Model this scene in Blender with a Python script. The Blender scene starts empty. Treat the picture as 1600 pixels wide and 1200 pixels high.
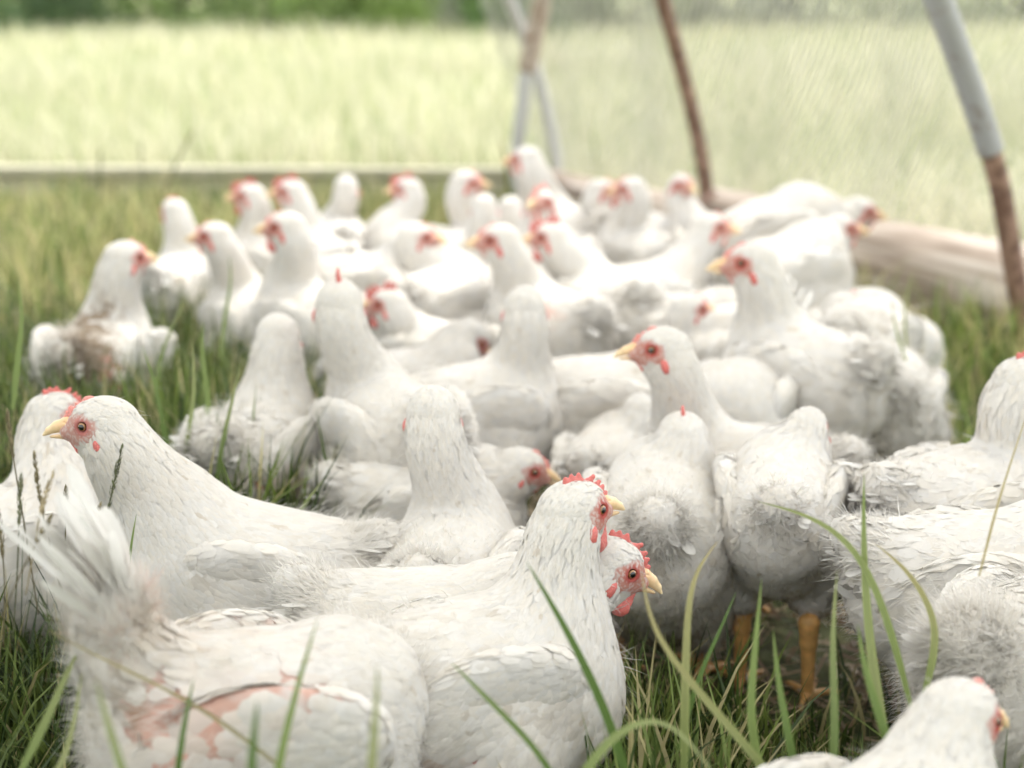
import bpy, math, random
import numpy as np
from mathutils import Vector, Matrix

# ------------------------------------------------------------------ camera, light, exposure
FPX, CAM_H, PITCH = 2500.0, 0.84, math.radians(13.9)      # focal length in pixels of the 1600 px photograph
scene = bpy.context.scene
cam_data = bpy.data.cameras.new("camera")
cam = bpy.data.objects.new("camera", cam_data)
scene.collection.objects.link(cam)
cam.location = (0, 0, CAM_H)
cam.rotation_euler = (math.pi / 2 - PITCH, 0, 0)
cam_data.sensor_width = 36.0
cam_data.lens = 36.0 * FPX / 1600.0
cam_data.clip_start = 0.05
cam_data.clip_end = 2000
cam_data.dof.use_dof = True
cam_data.dof.focus_distance = 1.60
cam_data.dof.aperture_fstop = 3.1
scene.camera = cam

SUN_EL, SUN_AZ = math.radians(58), math.radians(35)       # azimuth measured from +Y towards +X
world = bpy.data.worlds.new("World")
scene.world = world
world.use_nodes = True
wn = world.node_tree.nodes; wl = world.node_tree.links
bg = wn["Background"]
skyt = wn.new("ShaderNodeTexSky"); skyt.sky_type = 'NISHITA'; skyt.sun_disc = False
skyt.sun_elevation = SUN_EL; skyt.sun_rotation = SUN_AZ
skyt.dust_density = 3.0; skyt.air_density = 1.0
hsv = wn.new("ShaderNodeHueSaturation"); hsv.inputs['Saturation'].default_value = 0.22
wl.new(skyt.outputs[0], hsv.inputs['Color'])
wl.new(hsv.outputs[0], bg.inputs[0])
bg.inputs[1].default_value = 0.15
sun_d = bpy.data.lights.new("sun", 'SUN')
sun_d.energy = 0.85; sun_d.angle = math.radians(25); sun_d.color = (1.0, 0.955, 0.88)
sun = bpy.data.objects.new("sun", sun_d); scene.collection.objects.link(sun)
sv = Vector((math.sin(SUN_AZ) * math.cos(SUN_EL), math.cos(SUN_AZ) * math.cos(SUN_EL), math.sin(SUN_EL)))
sun.rotation_euler = sv.to_track_quat('Z', 'Y').to_euler()
scene.view_settings.view_transform = 'Standard'
scene.view_settings.look = 'None'
scene.view_settings.gamma = 1.0
scene.view_settings.exposure = 1.77
scene.render.engine = 'CYCLES'
scene.cycles.max_bounces = 8
scene.cycles.diffuse_bounces = 4
scene.cycles.use_denoising = True

rng = np.random.default_rng(7)
random.seed(7)
COL = scene.collection
R_ = math.radians

# ------------------------------------------------------------------ helpers
def depth(Y, z):
    return Y * math.cos(PITCH) + (CAM_H - z) * math.sin(PITCH)
def at_z(px, Y, z):
    """point at ground distance Y and height z seen in image column px"""
    return np.array([(px - 800) / FPX * depth(Y, z), Y, z])
def at_px(px, py, Y):
    """point at ground distance Y seen at image position px,py"""
    phi = PITCH + math.atan((py - 600) / FPX)
    z = CAM_H - Y * math.tan(phi)
    return np.array([(px - 800) / FPX * depth(Y, z), Y, z])
def on_ground(px, py):
    phi = PITCH + math.atan((py - 600) / FPX)
    Y = CAM_H / math.tan(phi)
    return at_z(px, Y, 0.0)
def project(P):
    y = P[..., 1]; z = P[..., 2] - CAM_H
    d = y * math.cos(PITCH) - z * math.sin(PITCH)
    v = y * math.sin(PITCH) + z * math.cos(PITCH)
    return 800 + FPX * P[..., 0] / d, 600 - FPX * v / d

def tag(o, label=None, cat=None, group=None, kind=None):
    if label: o['label'] = label
    if cat: o['category'] = cat
    if group: o['group'] = group
    if kind: o['kind'] = kind
    return o
def empty(name, loc=(0, 0, 0), rz=0.0):
    o = bpy.data.objects.new(name, None)
    o.empty_display_size = 0.05
    COL.objects.link(o); o.location = loc; o.rotation_euler = (0, 0, rz)
    return o
def link(name, me, parent=None):
    o = bpy.data.objects.new(name, me); COL.objects.link(o)
    if parent: o.parent = parent
    return o
def mesh_np(name, V, T, mat=None, colors=None, normals=None, smooth=True, Q=None):
    """mesh from numpy arrays; T triangles, Q quads, colors per vertex (linear)"""
    me = bpy.data.meshes.new(name)
    V = np.asarray(V, dtype=np.float32)
    T = np.zeros((0, 3), int) if T is None else np.asarray(T).reshape(-1, 3)
    Q = np.zeros((0, 4), int) if Q is None else np.asarray(Q).reshape(-1, 4)
    if normals is not None and len(T):                       # wind every face to agree with its shading normal
        gn = np.cross(V[T[:, 1]] - V[T[:, 0]], V[T[:, 2]] - V[T[:, 0]])
        fl = (gn * np.asarray(normals)[T].sum(1)).sum(1) < 0
        T = T.copy(); T[fl] = T[fl][:, ::-1]
    nl = len(T) * 3 + len(Q) * 4
    me.vertices.add(len(V)); me.vertices.foreach_set("co", V.ravel())
    me.loops.add(nl)
    me.loops.foreach_set("vertex_index", np.concatenate([T.ravel(), Q.ravel()]).astype(np.int32))
    me.polygons.add(len(T) + len(Q))
    st = np.concatenate([np.arange(len(T)) * 3, len(T) * 3 + np.arange(len(Q)) * 4]).astype(np.int32)
    me.polygons.foreach_set("loop_start", st)
    me.update(calc_edges=True)
    me.polygons.foreach_set("use_smooth", np.full(len(T) + len(Q), smooth))
    if colors is not None:
        ca = me.color_attributes.new("Col", 'FLOAT_COLOR', 'POINT')
        c4 = np.ones((len(V), 4), np.float32); c4[:, :3] = colors
        ca.data.foreach_set("color", c4.ravel())
    if mat: me.materials.append(mat)
    if normals is not None:
        me.normals_split_custom_set_from_vertices(np.asarray(normals, np.float32).tolist())
    return me
def unit(v):
    return v / np.maximum(np.linalg.norm(v, axis=-1, keepdims=True), 1e-9)

# ---- signed distance shapes and surface nets
def sd_ell(P, c, r, R=None):
    q = P - c
    if R is not None: q = q @ R
    r = np.asarray(r)
    k0 = np.linalg.norm(q / r, axis=-1); k1 = np.linalg.norm(q / (r * r), axis=-1)
    return k0 * (k0 - 1.0) / np.maximum(k1, 1e-6)
def sd_cone(P, a, b, ra, rb, sq=None):
    a = np.asarray(a, float); b = np.asarray(b, float)
    ab = b - a
    t = np.clip(((P - a) @ ab) / max(ab @ ab, 1e-12), 0, 1)
    d = P - a - t[..., None] * ab
    if sq is not None: d = d * sq
    return np.linalg.norm(d, axis=-1) - (ra + (rb - ra) * t)
def prim_eval(P, pr):
    return sd_ell(P, *pr[1:4]) if pr[0] == 'e' else sd_cone(P, *pr[1:5])
def smin(a, b, k):
    h = np.clip(0.5 + 0.5 * (b - a) / k, 0, 1)
    return b + (a - b) * h - k * h * (1 - h)
def field(P, prims):
    f = None
    for pr in prims:
        d = prim_eval(P, pr)
        f = d if f is None else smin(f, d, pr[-2])
    return f
def grad(P, fn, e=0.002):
    f0 = fn(P)
    g = np.stack([fn(P + np.array(v) * e) - f0 for v in ((1, 0, 0), (0, 1, 0), (0, 0, 1))], -1)
    return f0, unit(g)
def surface_nets(fn, lo, hi, h):
    lo = np.asarray(lo, float); n = np.ceil((np.asarray(hi) - lo) / h).astype(int) + 1
    ax = [lo[i] + np.arange(n[i]) * h for i in range(3)]
    G = np.stack(np.meshgrid(*ax, indexing='ij'), -1)
    F = fn(G.reshape(-1, 3)).reshape(n)
    S = F < 0
    m = n - 1
    acc = np.zeros((*m, 3)); cnt = np.zeros(m)
    offs = [(i, j, k) for i in (0, 1) for j in (0, 1) for k in (0, 1)]
    for o in offs:
        for a in range(3):
            if o[a]: continue
            p = list(o); p[a] = 1
            s0 = tuple(slice(o[i], o[i] + m[i]) for i in range(3)); s1 = tuple(slice(p[i], p[i] + m[i]) for i in range(3))
            f0, f1 = F[s0], F[s1]
            cr = (f0 < 0) != (f1 < 0)
            t = np.where(cr, f0 / np.where(cr, f0 - f1, 1), 0)
            for i in range(3):
                acc[..., i] += np.where(cr, o[i] + (t if i == a else 0), 0)
            cnt += cr
    act = cnt > 0
    idx = -np.ones(m, int); idx[act] = np.arange(act.sum())
    ijk = np.stack(np.nonzero(act), -1)
    V = lo + (ijk + acc[act] / cnt[act][:, None]) * h
    quads = []
    for a in range(3):
        b, c = (a + 1) % 3, (a + 2) % 3
        sa = [slice(1, m[i]) for i in range(3)]; sa[a] = slice(0, m[a])
        sb = list(sa); sb[a] = slice(1, m[a] + 1)
        s0 = S[tuple(sa)]; s1 = S[tuple(sb)]
        cr = np.stack(np.nonzero(s0 != s1), -1)
        if not len(cr): continue
        base = cr + np.array([0 if i == a else 1 for i in range(3)])
        fl = s0[tuple(cr.T)]
        def cell(db, dc):
            q = base.copy(); q[:, b] -= db; q[:, c] -= dc
            return idx[tuple(q.T)]
        q = np.stack([cell(1, 1), cell(0, 1), cell(0, 0), cell(1, 0)], -1)
        q[~fl] = q[~fl][:, ::-1]
        quads.append(q)
    Q = np.concatenate(quads)
    return V, Q[(Q >= 0).all(1)]
def sample_surface(V, Q, n, wfn=None):
    a = V[Q[:, 1]] - V[Q[:, 0]]; b = V[Q[:, 2]] - V[Q[:, 0]]
    area = np.linalg.norm(np.cross(a, b), axis=1)
    if wfn is not None: area = area * wfn(V[Q].mean(1))
    p = area / area.sum()
    f = rng.choice(len(Q), n, p=p)
    u, v = rng.random((n, 1)), rng.random((n, 1))
    c = V[Q[f]]
    return (c[:, 0] * (1 - u) + c[:, 1] * u) * (1 - v) + (c[:, 3] * (1 - u) + c[:, 2] * u) * v
def vnoise(P, s, seed=0):
    """cheap smooth 3-D value noise in 0..1"""
    q = P * s + seed * 17.3
    i = np.floor(q).astype(int); f = q - i; f = f * f * (3 - 2 * f)
    def hsh(a):
        h = (a[..., 0] * 73856093) ^ (a[..., 1] * 19349663) ^ (a[..., 2] * 83492791)
        h = (h ^ (h >> 13)) * 1274126177
        return ((h ^ (h >> 16)) & 0xffff) / 65535.0
    r = 0
    for dx in (0, 1):
        for dy in (0, 1):
            for dz in (0, 1):
                w = (f[..., 0] if dx else 1 - f[..., 0]) * (f[..., 1] if dy else 1 - f[..., 1]) * (f[..., 2] if dz else 1 - f[..., 2])
                r = r + w * hsh(i + np.array([dx, dy, dz]))
    return r
def rot_z(a):
    c, s = math.cos(a), math.sin(a); return np.array([[c, -s, 0], [s, c, 0], [0, 0, 1.0]])
def rot_y(a):
    c, s = math.cos(a), math.sin(a); return np.array([[c, 0, s], [0, 1, 0], [-s, 0, c]])
def rot_x(a):
    c, s = math.cos(a), math.sin(a); return np.array([[1, 0, 0], [0, c, -s], [0, s, c]])

# ---- tubes
def tube_arrays(pts, rad, n=10, cap=True):
    pts = np.asarray(pts, float); rad = np.broadcast_to(rad, (len(pts),))
    t = unit(np.gradient(pts, axis=0))
    up = np.array([0, 0, 1.0]) if abs(t[0] @ np.array([0, 0, 1.0])) < 0.9 else np.array([0, 1.0, 0])
    V, Q, T = [], [], []
    s = unit(np.cross(t[0], up))
    for i in range(len(pts)):
        s = unit(s - t[i] * (s @ t[i])); u = np.cross(t[i], s)
        a = np.arange(n) * 2 * math.pi / n
        V.append(pts[i] + rad[i] * (np.cos(a)[:, None] * s + np.sin(a)[:, None] * u))
    V = np.concatenate(V)
    for i in range(len(pts) - 1):
        for k in range(n):
            Q.append((i * n + k, i * n + (k + 1) % n, (i + 1) * n + (k + 1) % n, (i + 1) * n + k))
    if cap:
        V = np.concatenate([V, pts[:1], pts[-1:]])
        for k in range(n):
            T.append((len(V) - 2, (k + 1) % n, k)); b = (len(pts) - 1) * n
            T.append((len(V) - 1, b + k, b + (k + 1) % n))
    return V, np.array(T).reshape(-1, 3), np.array(Q)

# ------------------------------------------------------------------ materials
def new_mat(name):
    m = bpy.data.materials.new(name); m.use_nodes = True
    nt = m.node_tree
    return m, nt.nodes, nt.links, nt.nodes["Principled BSDF"]
def mat_feather():
    m, n, l, p = new_mat("white_feather")
    a = n.new("ShaderNodeAttribute"); a.attribute_name = "Col"
    tc = n.new("ShaderNodeTexCoord")
    no = n.new("ShaderNodeTexNoise"); no.inputs['Scale'].default_value = 90; no.inputs['Detail'].default_value = 4
    l.new(tc.outputs['Object'], no.inputs['Vector'])
    mr = n.new("ShaderNodeMapRange"); mr.inputs['To Min'].default_value = 0.93; mr.inputs['To Max'].default_value = 1.03
    l.new(no.outputs['Fac'], mr.inputs['Value'])
    mx = n.new("ShaderNodeVectorMath"); mx.operation = 'SCALE'
    l.new(a.outputs['Color'], mx.inputs[0]); l.new(mr.outputs[0], mx.inputs['Scale'])
    l.new(mx.outputs[0], p.inputs['Base Color'])
    p.inputs['Roughness'].default_value = 0.8
    p.inputs['Specular IOR Level'].default_value = 0.2
    n2 = n.new("ShaderNodeTexNoise"); n2.inputs['Scale'].default_value = 420; n2.inputs['Detail'].default_value = 3
    l.new(tc.outputs['Object'], n2.inputs['Vector'])
    bp = n.new("ShaderNodeBump"); bp.inputs['Strength'].default_value = 0.35; bp.inputs['Distance'].default_value = 0.0006
    l.new(n2.outputs['Fac'], bp.inputs['Height']); l.new(bp.outputs[0], p.inputs['Normal'])
    tr = n.new("ShaderNodeBsdfTranslucent"); l.new(mx.outputs[0], tr.inputs['Color'])
    ms = n.new("ShaderNodeMixShader"); ms.inputs[0].default_value = 0.38
    l.new(p.outputs[0], ms.inputs[1]); l.new(tr.outputs[0], ms.inputs[2])
    l.new(ms.outputs[0], n["Material Output"].inputs['Surface'])
    return m
def mat_skin(name, col, rough=0.5, sss=0.3, bump=0.6, scale=700, vcol=False):
    m, n, l, p = new_mat(name)
    tc = n.new("ShaderNodeTexCoord")
    no = n.new("ShaderNodeTexNoise"); no.inputs['Scale'].default_value = scale; no.inputs['Detail'].default_value = 4
    l.new(tc.outputs['Object'], no.inputs['Vector'])
    bp = n.new("ShaderNodeBump"); bp.inputs['Strength'].default_value = bump; bp.inputs['Distance'].default_value = 0.0008
    l.new(no.outputs['Fac'], bp.inputs['Height']); l.new(bp.outputs[0], p.inputs['Normal'])
    if vcol:
        a = n.new("ShaderNodeAttribute"); a.attribute_name = "Col"
        mr = n.new("ShaderNodeMapRange"); mr.inputs['To Min'].default_value = 0.85; mr.inputs['To Max'].default_value = 1.12
        l.new(no.outputs['Fac'], mr.inputs['Value'])
        mx = n.new("ShaderNodeVectorMath"); mx.operation = 'SCALE'
        l.new(a.outputs['Color'], mx.inputs[0]); l.new(mr.outputs[0], mx.inputs['Scale']); l.new(mx.outputs[0], p.inputs['Base Color'])
    else:
        cr = n.new("ShaderNodeValToRGB")
        cr.color_ramp.elements[0].color = (*[c * 0.72 for c in col], 1); cr.color_ramp.elements[1].color = (*[min(1, c * 1.3) for c in col], 1)
        cr.color_ramp.elements[0].position = 0.3; cr.color_ramp.elements[1].position = 0.7
        l.new(no.outputs['Fac'], cr.inputs[0]); l.new(cr.outputs[0], p.inputs['Base Color'])
    p.inputs['Roughness'].default_value = rough
    if sss:
        p.inputs['Subsurface Weight'].default_value = sss
        p.inputs['Subsurface Radius'].default_value = (0.004, 0.0015, 0.001)
        p.inputs['Subsurface Scale'].default_value = 1.0
    return m
def mat_vcol(name, rough=0.6, transl=0.0, spec=0.3):
    m, n, l, p = new_mat(name)
    a = n.new("ShaderNodeAttribute"); a.attribute_name = "Col"
    l.new(a.outputs['Color'], p.inputs['Base Color'])
    p.inputs['Roughness'].default_value = rough; p.inputs['Specular IOR Level'].default_value = spec
    if transl:
        tr = n.new("ShaderNodeBsdfTranslucent"); l.new(a.outputs['Color'], tr.inputs['Color'])
        ms = n.new("ShaderNodeMixShader"); ms.inputs[0].default_value = transl
        l.new(p.outputs[0], ms.inputs[1]); l.new(tr.outputs[0], ms.inputs[2]); l.new(ms.outputs[0], n["Material Output"].inputs['Surface'])
    return m
M_FEATHER = mat_feather()
M_COMB = mat_skin("red_comb_skin", (0.56, 0.15, 0.13), 0.45, 0.35, 0.8, 900)
M_COMB_PALE = mat_skin("pale_pink_comb_skin", (0.72, 0.30, 0.26), 0.5, 0.35, 0.8, 900)
M_BEAK = mat_skin("horn_beak", (0.70, 0.47, 0.22), 0.35, 0.15, 0.15, 250, vcol=True)
M_LEG = mat_skin("scaly_orange_leg", (0.6, 0.3, 0.1), 0.5, 0.1, 0.8, 350, vcol=True)
M_GRASS = mat_vcol("grass_blade", 0.5, 0.35, 0.35)
def mat_eye():
    m, n, l, p = new_mat("glossy_eye")
    a = n.new("ShaderNodeAttribute"); a.attribute_name = "Col"
    l.new(a.outputs['Color'], p.inputs['Base Color'])
    p.inputs['Roughness'].default_value = 0.06; p.inputs['Coat Weight'].default_value = 1.0
    return m
M_EYE = mat_eye()

# ------------------------------------------------------------------ hen: canonical pieces (head frame: x forward, y left, z up, origin at the skull)
WHITE = np.array([0.84, 0.825, 0.792])
RED = np.array([0.52, 0.12, 0.10])
PINK = np.array([0.66, 0.33, 0.27])
EYE_P = np.array([0.0125, 0.0195, 0.0035])
def head_prims():
    P = [('e', np.array([-.002, 0, .001]), (.0325, .0240, .0250), None, .006, None),
         ('c', np.array([.010, 0, -.004]), np.array([.031, 0, -.006]), .0175, .0092, .008, None),
         ('c', np.array([-.004, 0, -.006]), np.array([-.012, 0, -.024]), .024, .0245, .012, None),
         ('c', np.array([.016, 0, -.014]), np.array([.002, 0, -.028]), .0115, .016, .008, None)]
    for s in (1, -1):
        P.append(('e', EYE_P * (1, s, 1) - np.array([0, s * .002, 0]), (.0088, .0042, .0072), None, .003, None))
        P.append(('e', np.array([.006, s * .0165, -.008]), (.010, .006, .006), None, .004, None))
    return P
HP = head_prims()
def head_field(P):
    f = field(P, HP)
    for s in (1, -1):          # socket
        e = np.linalg.norm(P - EYE_P * (1, s, 1) - np.array([0, s * .0028, 0]), axis=-1) - .0052
        f = np.maximum(f, -e)
    return f
def face_mask(P):
    x, y, z = P[..., 0], np.abs(P[..., 1]), P[..., 2]
    nz = vnoise(P, 260, 3); n2 = vnoise(P, 700, 5)
    d = np.sqrt(((x - .015) / .0175) ** 2 + ((z - .001) / .0120) ** 2)
    d2 = np.sqrt(((x - .026) / .011) ** 2 + ((z + .006) / .010) ** 2)
    d3 = np.sqrt(((x - .002) / .009) ** 2 + ((z + .010) / .012) ** 2) + .10
    m = np.clip((1.25 - np.minimum(np.minimum(d, d2), d3) + (nz - .5) * .4 + (n2 - .5) * .3) / .45, 0, 1)
    m *= np.clip((y - .004) / .004, 0, 1) + (x > .022)
    m = np.clip(m, 0, 1)
    return m, n2
def head_colors(P):
    m, n2 = face_mask(P)
    d = np.sqrt((P[:, 0] - EYE_P[0]) ** 2 + (P[:, 2] - EYE_P[2]) ** 2)
    rim = np.clip((.0105 - d) / .004, 0, 1)
    skin = PINK * (1 - rim[:, None]) + RED * rim[:, None] * 1.05
    k = np.clip(m * (.55 + .6 * (n2 > .38)), 0, 1)[:, None]
    k = np.maximum(k, (m * rim)[:, None])
    return WHITE * (1 - k) + skin * k
HEADS = {}
for lod, hh in ((0, .0012), (1, .0018), (2, .003)):
    V, Q = surface_nets(head_field, (-.055, -.04, -.08), (.05, .04, .034), hh)
    HEADS[lod] = (V, Q, head_colors(V))

def canonical(name, fn, lo, hi, h, mat, colfn=None):
    V, Q = surface_nets(fn, lo, hi, h)
    return mesh_np(name, V, None, mat, colfn(V) if colfn else None, Q=Q)
# beak
def beak_field(P):
    up = None
    pts = [(.022, 0, .001, .0082), (.032, 0, .0005, .0074), (.042, 0, -.002, .0056), (.050, 0, -.0058, .0036), (.0555, 0, -.0105, .0016)]
    for a, b in zip(pts[:-1], pts[1:]):
        d = sd_cone(P, a[:3], b[:3], a[3], b[3], np.array([1, 1.15, 1]))
        up = d if up is None else smin(up, d, .001)
    lo = None
    pl = [(.022, 0, -.0085, .0056), (.036, 0, -.0095, .0044), (.048, 0, -.0108, .0022)]
    for a, b in zip(pl[:-1], pl[1:]):
        d = sd_cone(P, a[:3], b[:3], a[3], b[3], np.array([1, 1.0, 1]))
        lo = d if lo is None else smin(lo, d, .001)
    zc = -.0066 - np.clip(P[..., 0] - .03, 0, 1) * .18
    up = np.maximum(up, zc + .0002 - P[..., 2])
    lo = np.maximum(lo, P[..., 2] - zc + .0004)
    f = np.minimum(up, lo)
    for s in (1, -1):
        f = np.maximum(f, -sd_ell(P, np.array([.0345, s * .0066, .0035]), (.0026, .002, .0010)))
    return f
def beak_col(V):
    t = np.clip((V[:, 0] - .026) / .03, 0, 1)[:, None]
    c = np.array([.74, .46, .24]) * (1 - t) + np.array([.78, .63, .38]) * t
    base = np.clip((.031 - V[:, 0]) / .006, 0, 1)[:, None]
    return c * (1 - base) + np.array([.72, .34, .24]) * base
ME_BEAK = canonical("beak", beak_field, (.018, -.014, -.020), (.062, .014, .014), .0008, M_BEAK, beak_col)
# combs: small, medium, large
def comb_mesh(sc, mat, seed):
    r = np.random.default_rng(seed)
    base = [(.033, 0, .004), (.026, 0, .013), (.014, 0, .022), (.000, 0, .026), (-.010, 0, .0255)]
    teeth = []
    if sc < .1: base = base[:3] + [(.008, 0, .0235)]
    for i, t in enumerate(np.linspace(.03, .97, 7)):
        k = t * (len(base) - 1); j = min(int(k), len(base) - 2); b = np.array(base[j]) * (1 - (k - j)) + np.array(base[j + 1]) * (k - j)
        ln = (.0050 + .0065 * math.sin(math.pi * min(1, t * .8 + .15))) * (.3 + sc) * r.uniform(.85, 1.15)
        an = R_(62 - 48 * t + r.uniform(-5, 5)) if t < .6 else R_(100 + 35 * (t - .6))
        dr = np.array([math.cos(an) * (1 if t < .6 else 1), r.uniform(-.12, .12), math.sin(an)])
        teeth.append((b, b + dr * ln))
    sq = np.array([1, 1.6, 1])
    def f(P):
        d = None
        for a, b in zip(base[:-1], base[1:]):
            e = sd_cone(P, a, b, .0042 * (.6 + .4 * sc), .0042 * (.6 + .4 * sc), sq); d = e if d is None else smin(d, e, .002)
        for a, b in teeth:
            d = smin(d, sd_cone(P, a, b, .0044 * (.6 + .4 * sc), .0023, sq), .0026)
        return d + (vnoise(P, 900, seed) - .5) * .0006
    return canonical("comb", f, (-.03, -.012, -.004), (.055, .012, .055), .0010, mat)
ME_COMB = {'s': comb_mesh(.02, M_COMB_PALE, 1), 'm': comb_mesh(.30, M_COMB, 2), 'l': comb_mesh(1.0, M_COMB, 3), 'p': comb_mesh(1.0, M_COMB_PALE, 4)}
def wattle_mesh(sc, mat):
    def f(P):
        d = sd_cone(P, (.026, .005, -.013), (.020, .0075, -.017 - .010 * sc), .0045, .0035 + .0050 * sc, np.array([1, 1.9, 1]))
        return d + (vnoise(P, 500, 2) - .5) * .0010
    return canonical("wattle", f, (.004, -.006, -.05), (.040, .020, .0), .0010, mat)
ME_WATTLE = {'s': wattle_mesh(.35, M_COMB), 'm': wattle_mesh(.7, M_COMB), 'l': wattle_mesh(1.3, M_COMB), 'p': wattle_mesh(.7, M_COMB_PALE)}
def ear_mesh(mat):
    def f(P):
        return sd_ell(P, np.array([-.0040, .0262, -.0150]), (.0052, .0052, .0092), rot_y(R_(18))) + (vnoise(P, 600, 4) - .5) * .0012
    return canonical("earlobe", f, (-.016, .014, -.030), (.008, .036, .002), .0009, mat)
ME_EAR = {k: ear_mesh(m) for k, m in (('r', M_COMB), ('p', M_COMB_PALE))}
# eye
def eye_mesh():
    n, k = 24, 16
    V, T, Q = [(0, .0046, 0)], [], []
    C = [(.004, .004, .005)]
    for i in range(1, k + 1):
        th = math.pi * .62 * i / k
        for j in range(n):
            a = 2 * math.pi * j / n
            V.append((.0046 * math.sin(th) * math.cos(a), .0046 * math.cos(th), .0046 * math.sin(th) * math.sin(a)))
            d = th
            C.append((.004, .004, .005) if d < .64 else ((.33, .17, .06) if d < 1.0 else (.06, .03, .02)))
    for j in range(n): T.append((0, 1 + (j + 1) % n, 1 + j))
    for i in range(k - 1):
        for j in range(n):
            Q.append((1 + i * n + j, 1 + i * n + (j + 1) % n, 1 + (i + 1) * n + (j + 1) % n, 1 + (i + 1) * n + j))
    return mesh_np("eye", V, T, M_EYE, np.array(C), Q=Q)
ME_EYE = eye_mesh()
# leg: hock at origin height .10, foot on z=0
def leg_field(P):
    d = sd_cone(P, (-.012, 0, .125), (-.010, 0, .095), .0135, .0100)
    d = smin(d, sd_cone(P, (-.010, 0, .095), (0, 0, .014), .0098, .0072), .006)
    for an, ln in ((-38, .050), (0, .062), (36, .052), (175, .026)):
        a = R_(an); ux, uy = math.cos(a), math.sin(a)
        m = (ux * ln * .5, uy * ln * .5, .0105); e = (ux * ln, uy * ln, .005)
        d = smin(d, sd_cone(P, (0, 0, .012), m, .0072, .0054), .004)
        d = smin(d, sd_cone(P, m, e, .0056, .0040), .001)
        d = smin(d, sd_cone(P, e, (ux * (ln + .012), uy * (ln + .012), .0018), .0028, .0010), .0008)
    return d + .0004 * np.sin(P[..., 2] * 1300) * (P[..., 2] > .02)
def leg_col(V):
    r = np.hypot(V[:, 0], V[:, 1]); n = vnoise(V, 120, 1)[:, None]
    c = np.array([.74, .42, .15]) * (.75 + .45 * n)
    dirt = np.clip(1 - V[:, 2] / .03, 0, 1)[:, None] * .6 * n
    c = c * (1 - dirt) + np.array([.16, .11, .06]) * dirt
    cl = ((r > .055) & (V[:, 2] < .008))[:, None]
    return np.where(cl, np.array([.35, .27, .17]), c)
ME_LEG = canonical("leg", leg_field, (-.045, -.055, -.003), (.085, .055, .15), .0022, M_LEG, leg_col)

# ------------------------------------------------------------------ feathers
def make_feathers(P, D, L, W, lift, C, fn, lod, nblend=.16, wob=.25):
    """overlapping curved vanes that follow the surface fn; returns V,T,N,C"""
    n = len(P)
    f0, N = grad(P, fn)
    P = P - N * f0[:, None]
    D = unit(D - N * (D * N).sum(1, keepdims=True))
    Lc = L[:, None]
    def follow(t, lf):
        q = P + D * Lc * t
        d, g = grad(q, fn)
        d = np.clip(d, -.03, .03)
        return q - g * (d - lf)[:, None], g
    q1, g1 = follow(.5, lift * .55 + .0008)
    q2, g2 = follow(1.0, lift + .0004)
    S = unit(np.cross(N, D)); w = W[:, None]
    roll = rng.normal(0, wob, (n, 1)) * .12
    base = P - N * .0007
    c2 = q1 * .3 + q2 * .7 + g2 * (L * .02)[:, None]
    gn = unit(g1 + S * rng.normal(0, .22, (n, 1)) * nblend + D * rng.normal(-.10, .20, (n, 1)) * nblend)
    gn2 = unit(g2 + S * rng.normal(0, .22, (n, 1)) * nblend + D * (.35 * nblend))
    if lod >= 2:
        V = np.stack([base, q1 - S * w + g1 * roll * w, q1 + S * w - g1 * roll * w, q2], 1)
        T = np.array([(0, 2, 1), (1, 2, 3)])
        NN = np.stack([N, gn, gn, gn2], 1)
        sh = [1, 1, 1, 1]
    elif lod == 1:
        V = np.stack([base, q1 - S * w * .95 - g1 * w * .12 + g1 * roll * w, q1 + g1 * w * .08, q1 + S * w * .95 - g1 * w * .12 - g1 * roll * w,
                      c2 + S * w * .62, c2 - S * w * .62, q2], 1)
        T = np.array([(0, 2, 1), (0, 3, 2), (1, 2, 5), (2, 3, 4), (2, 4, 5), (5, 4, 6)])
        NN = np.stack([N, unit(gn - S * .25), gn, unit(gn + S * .25), gn2, gn2, gn2], 1)
    else:
        ra = rng.uniform(.75, 1.1, (n, 1)); rb = rng.uniform(.75, 1.1, (n, 1))
        V = np.stack([base, q1 - S * w * ra - g1 * w * .08 + g1 * roll * w, q1 + g1 * w * .10, q1 + S * w * rb - g1 * w * .08 - g1 * roll * w,
                      c2 + S * w * .80 * rb - g2 * w * .08, c2 + g2 * w * .06, c2 - S * w * .80 * ra - g2 * w * .08,
                      q2 + S * w * .28 - D * w * .12, q2 - S * w * .28 - D * w * .12], 1)
        T = np.array([(0, 2, 1), (0, 3, 2), (1, 2, 5), (1, 5, 6), (2, 3, 4), (2, 4, 5), (6, 5, 8), (5, 4, 7), (5, 7, 8)])
        NN = np.stack([N, unit(gn - S * .3), gn, unit(gn + S * .3), unit(gn2 + S * .25), gn2, unit(gn2 - S * .25), gn2, gn2], 1)
    m = V.shape[1]
    TT = (np.arange(n)[:, None, None] * m + T[None]).reshape(-1, 3)
    CC = np.repeat(C[:, None], m, 1)
    return V.reshape(-1, 3), TT, NN.reshape(-1, 3), CC.reshape(-1, 3)
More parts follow.
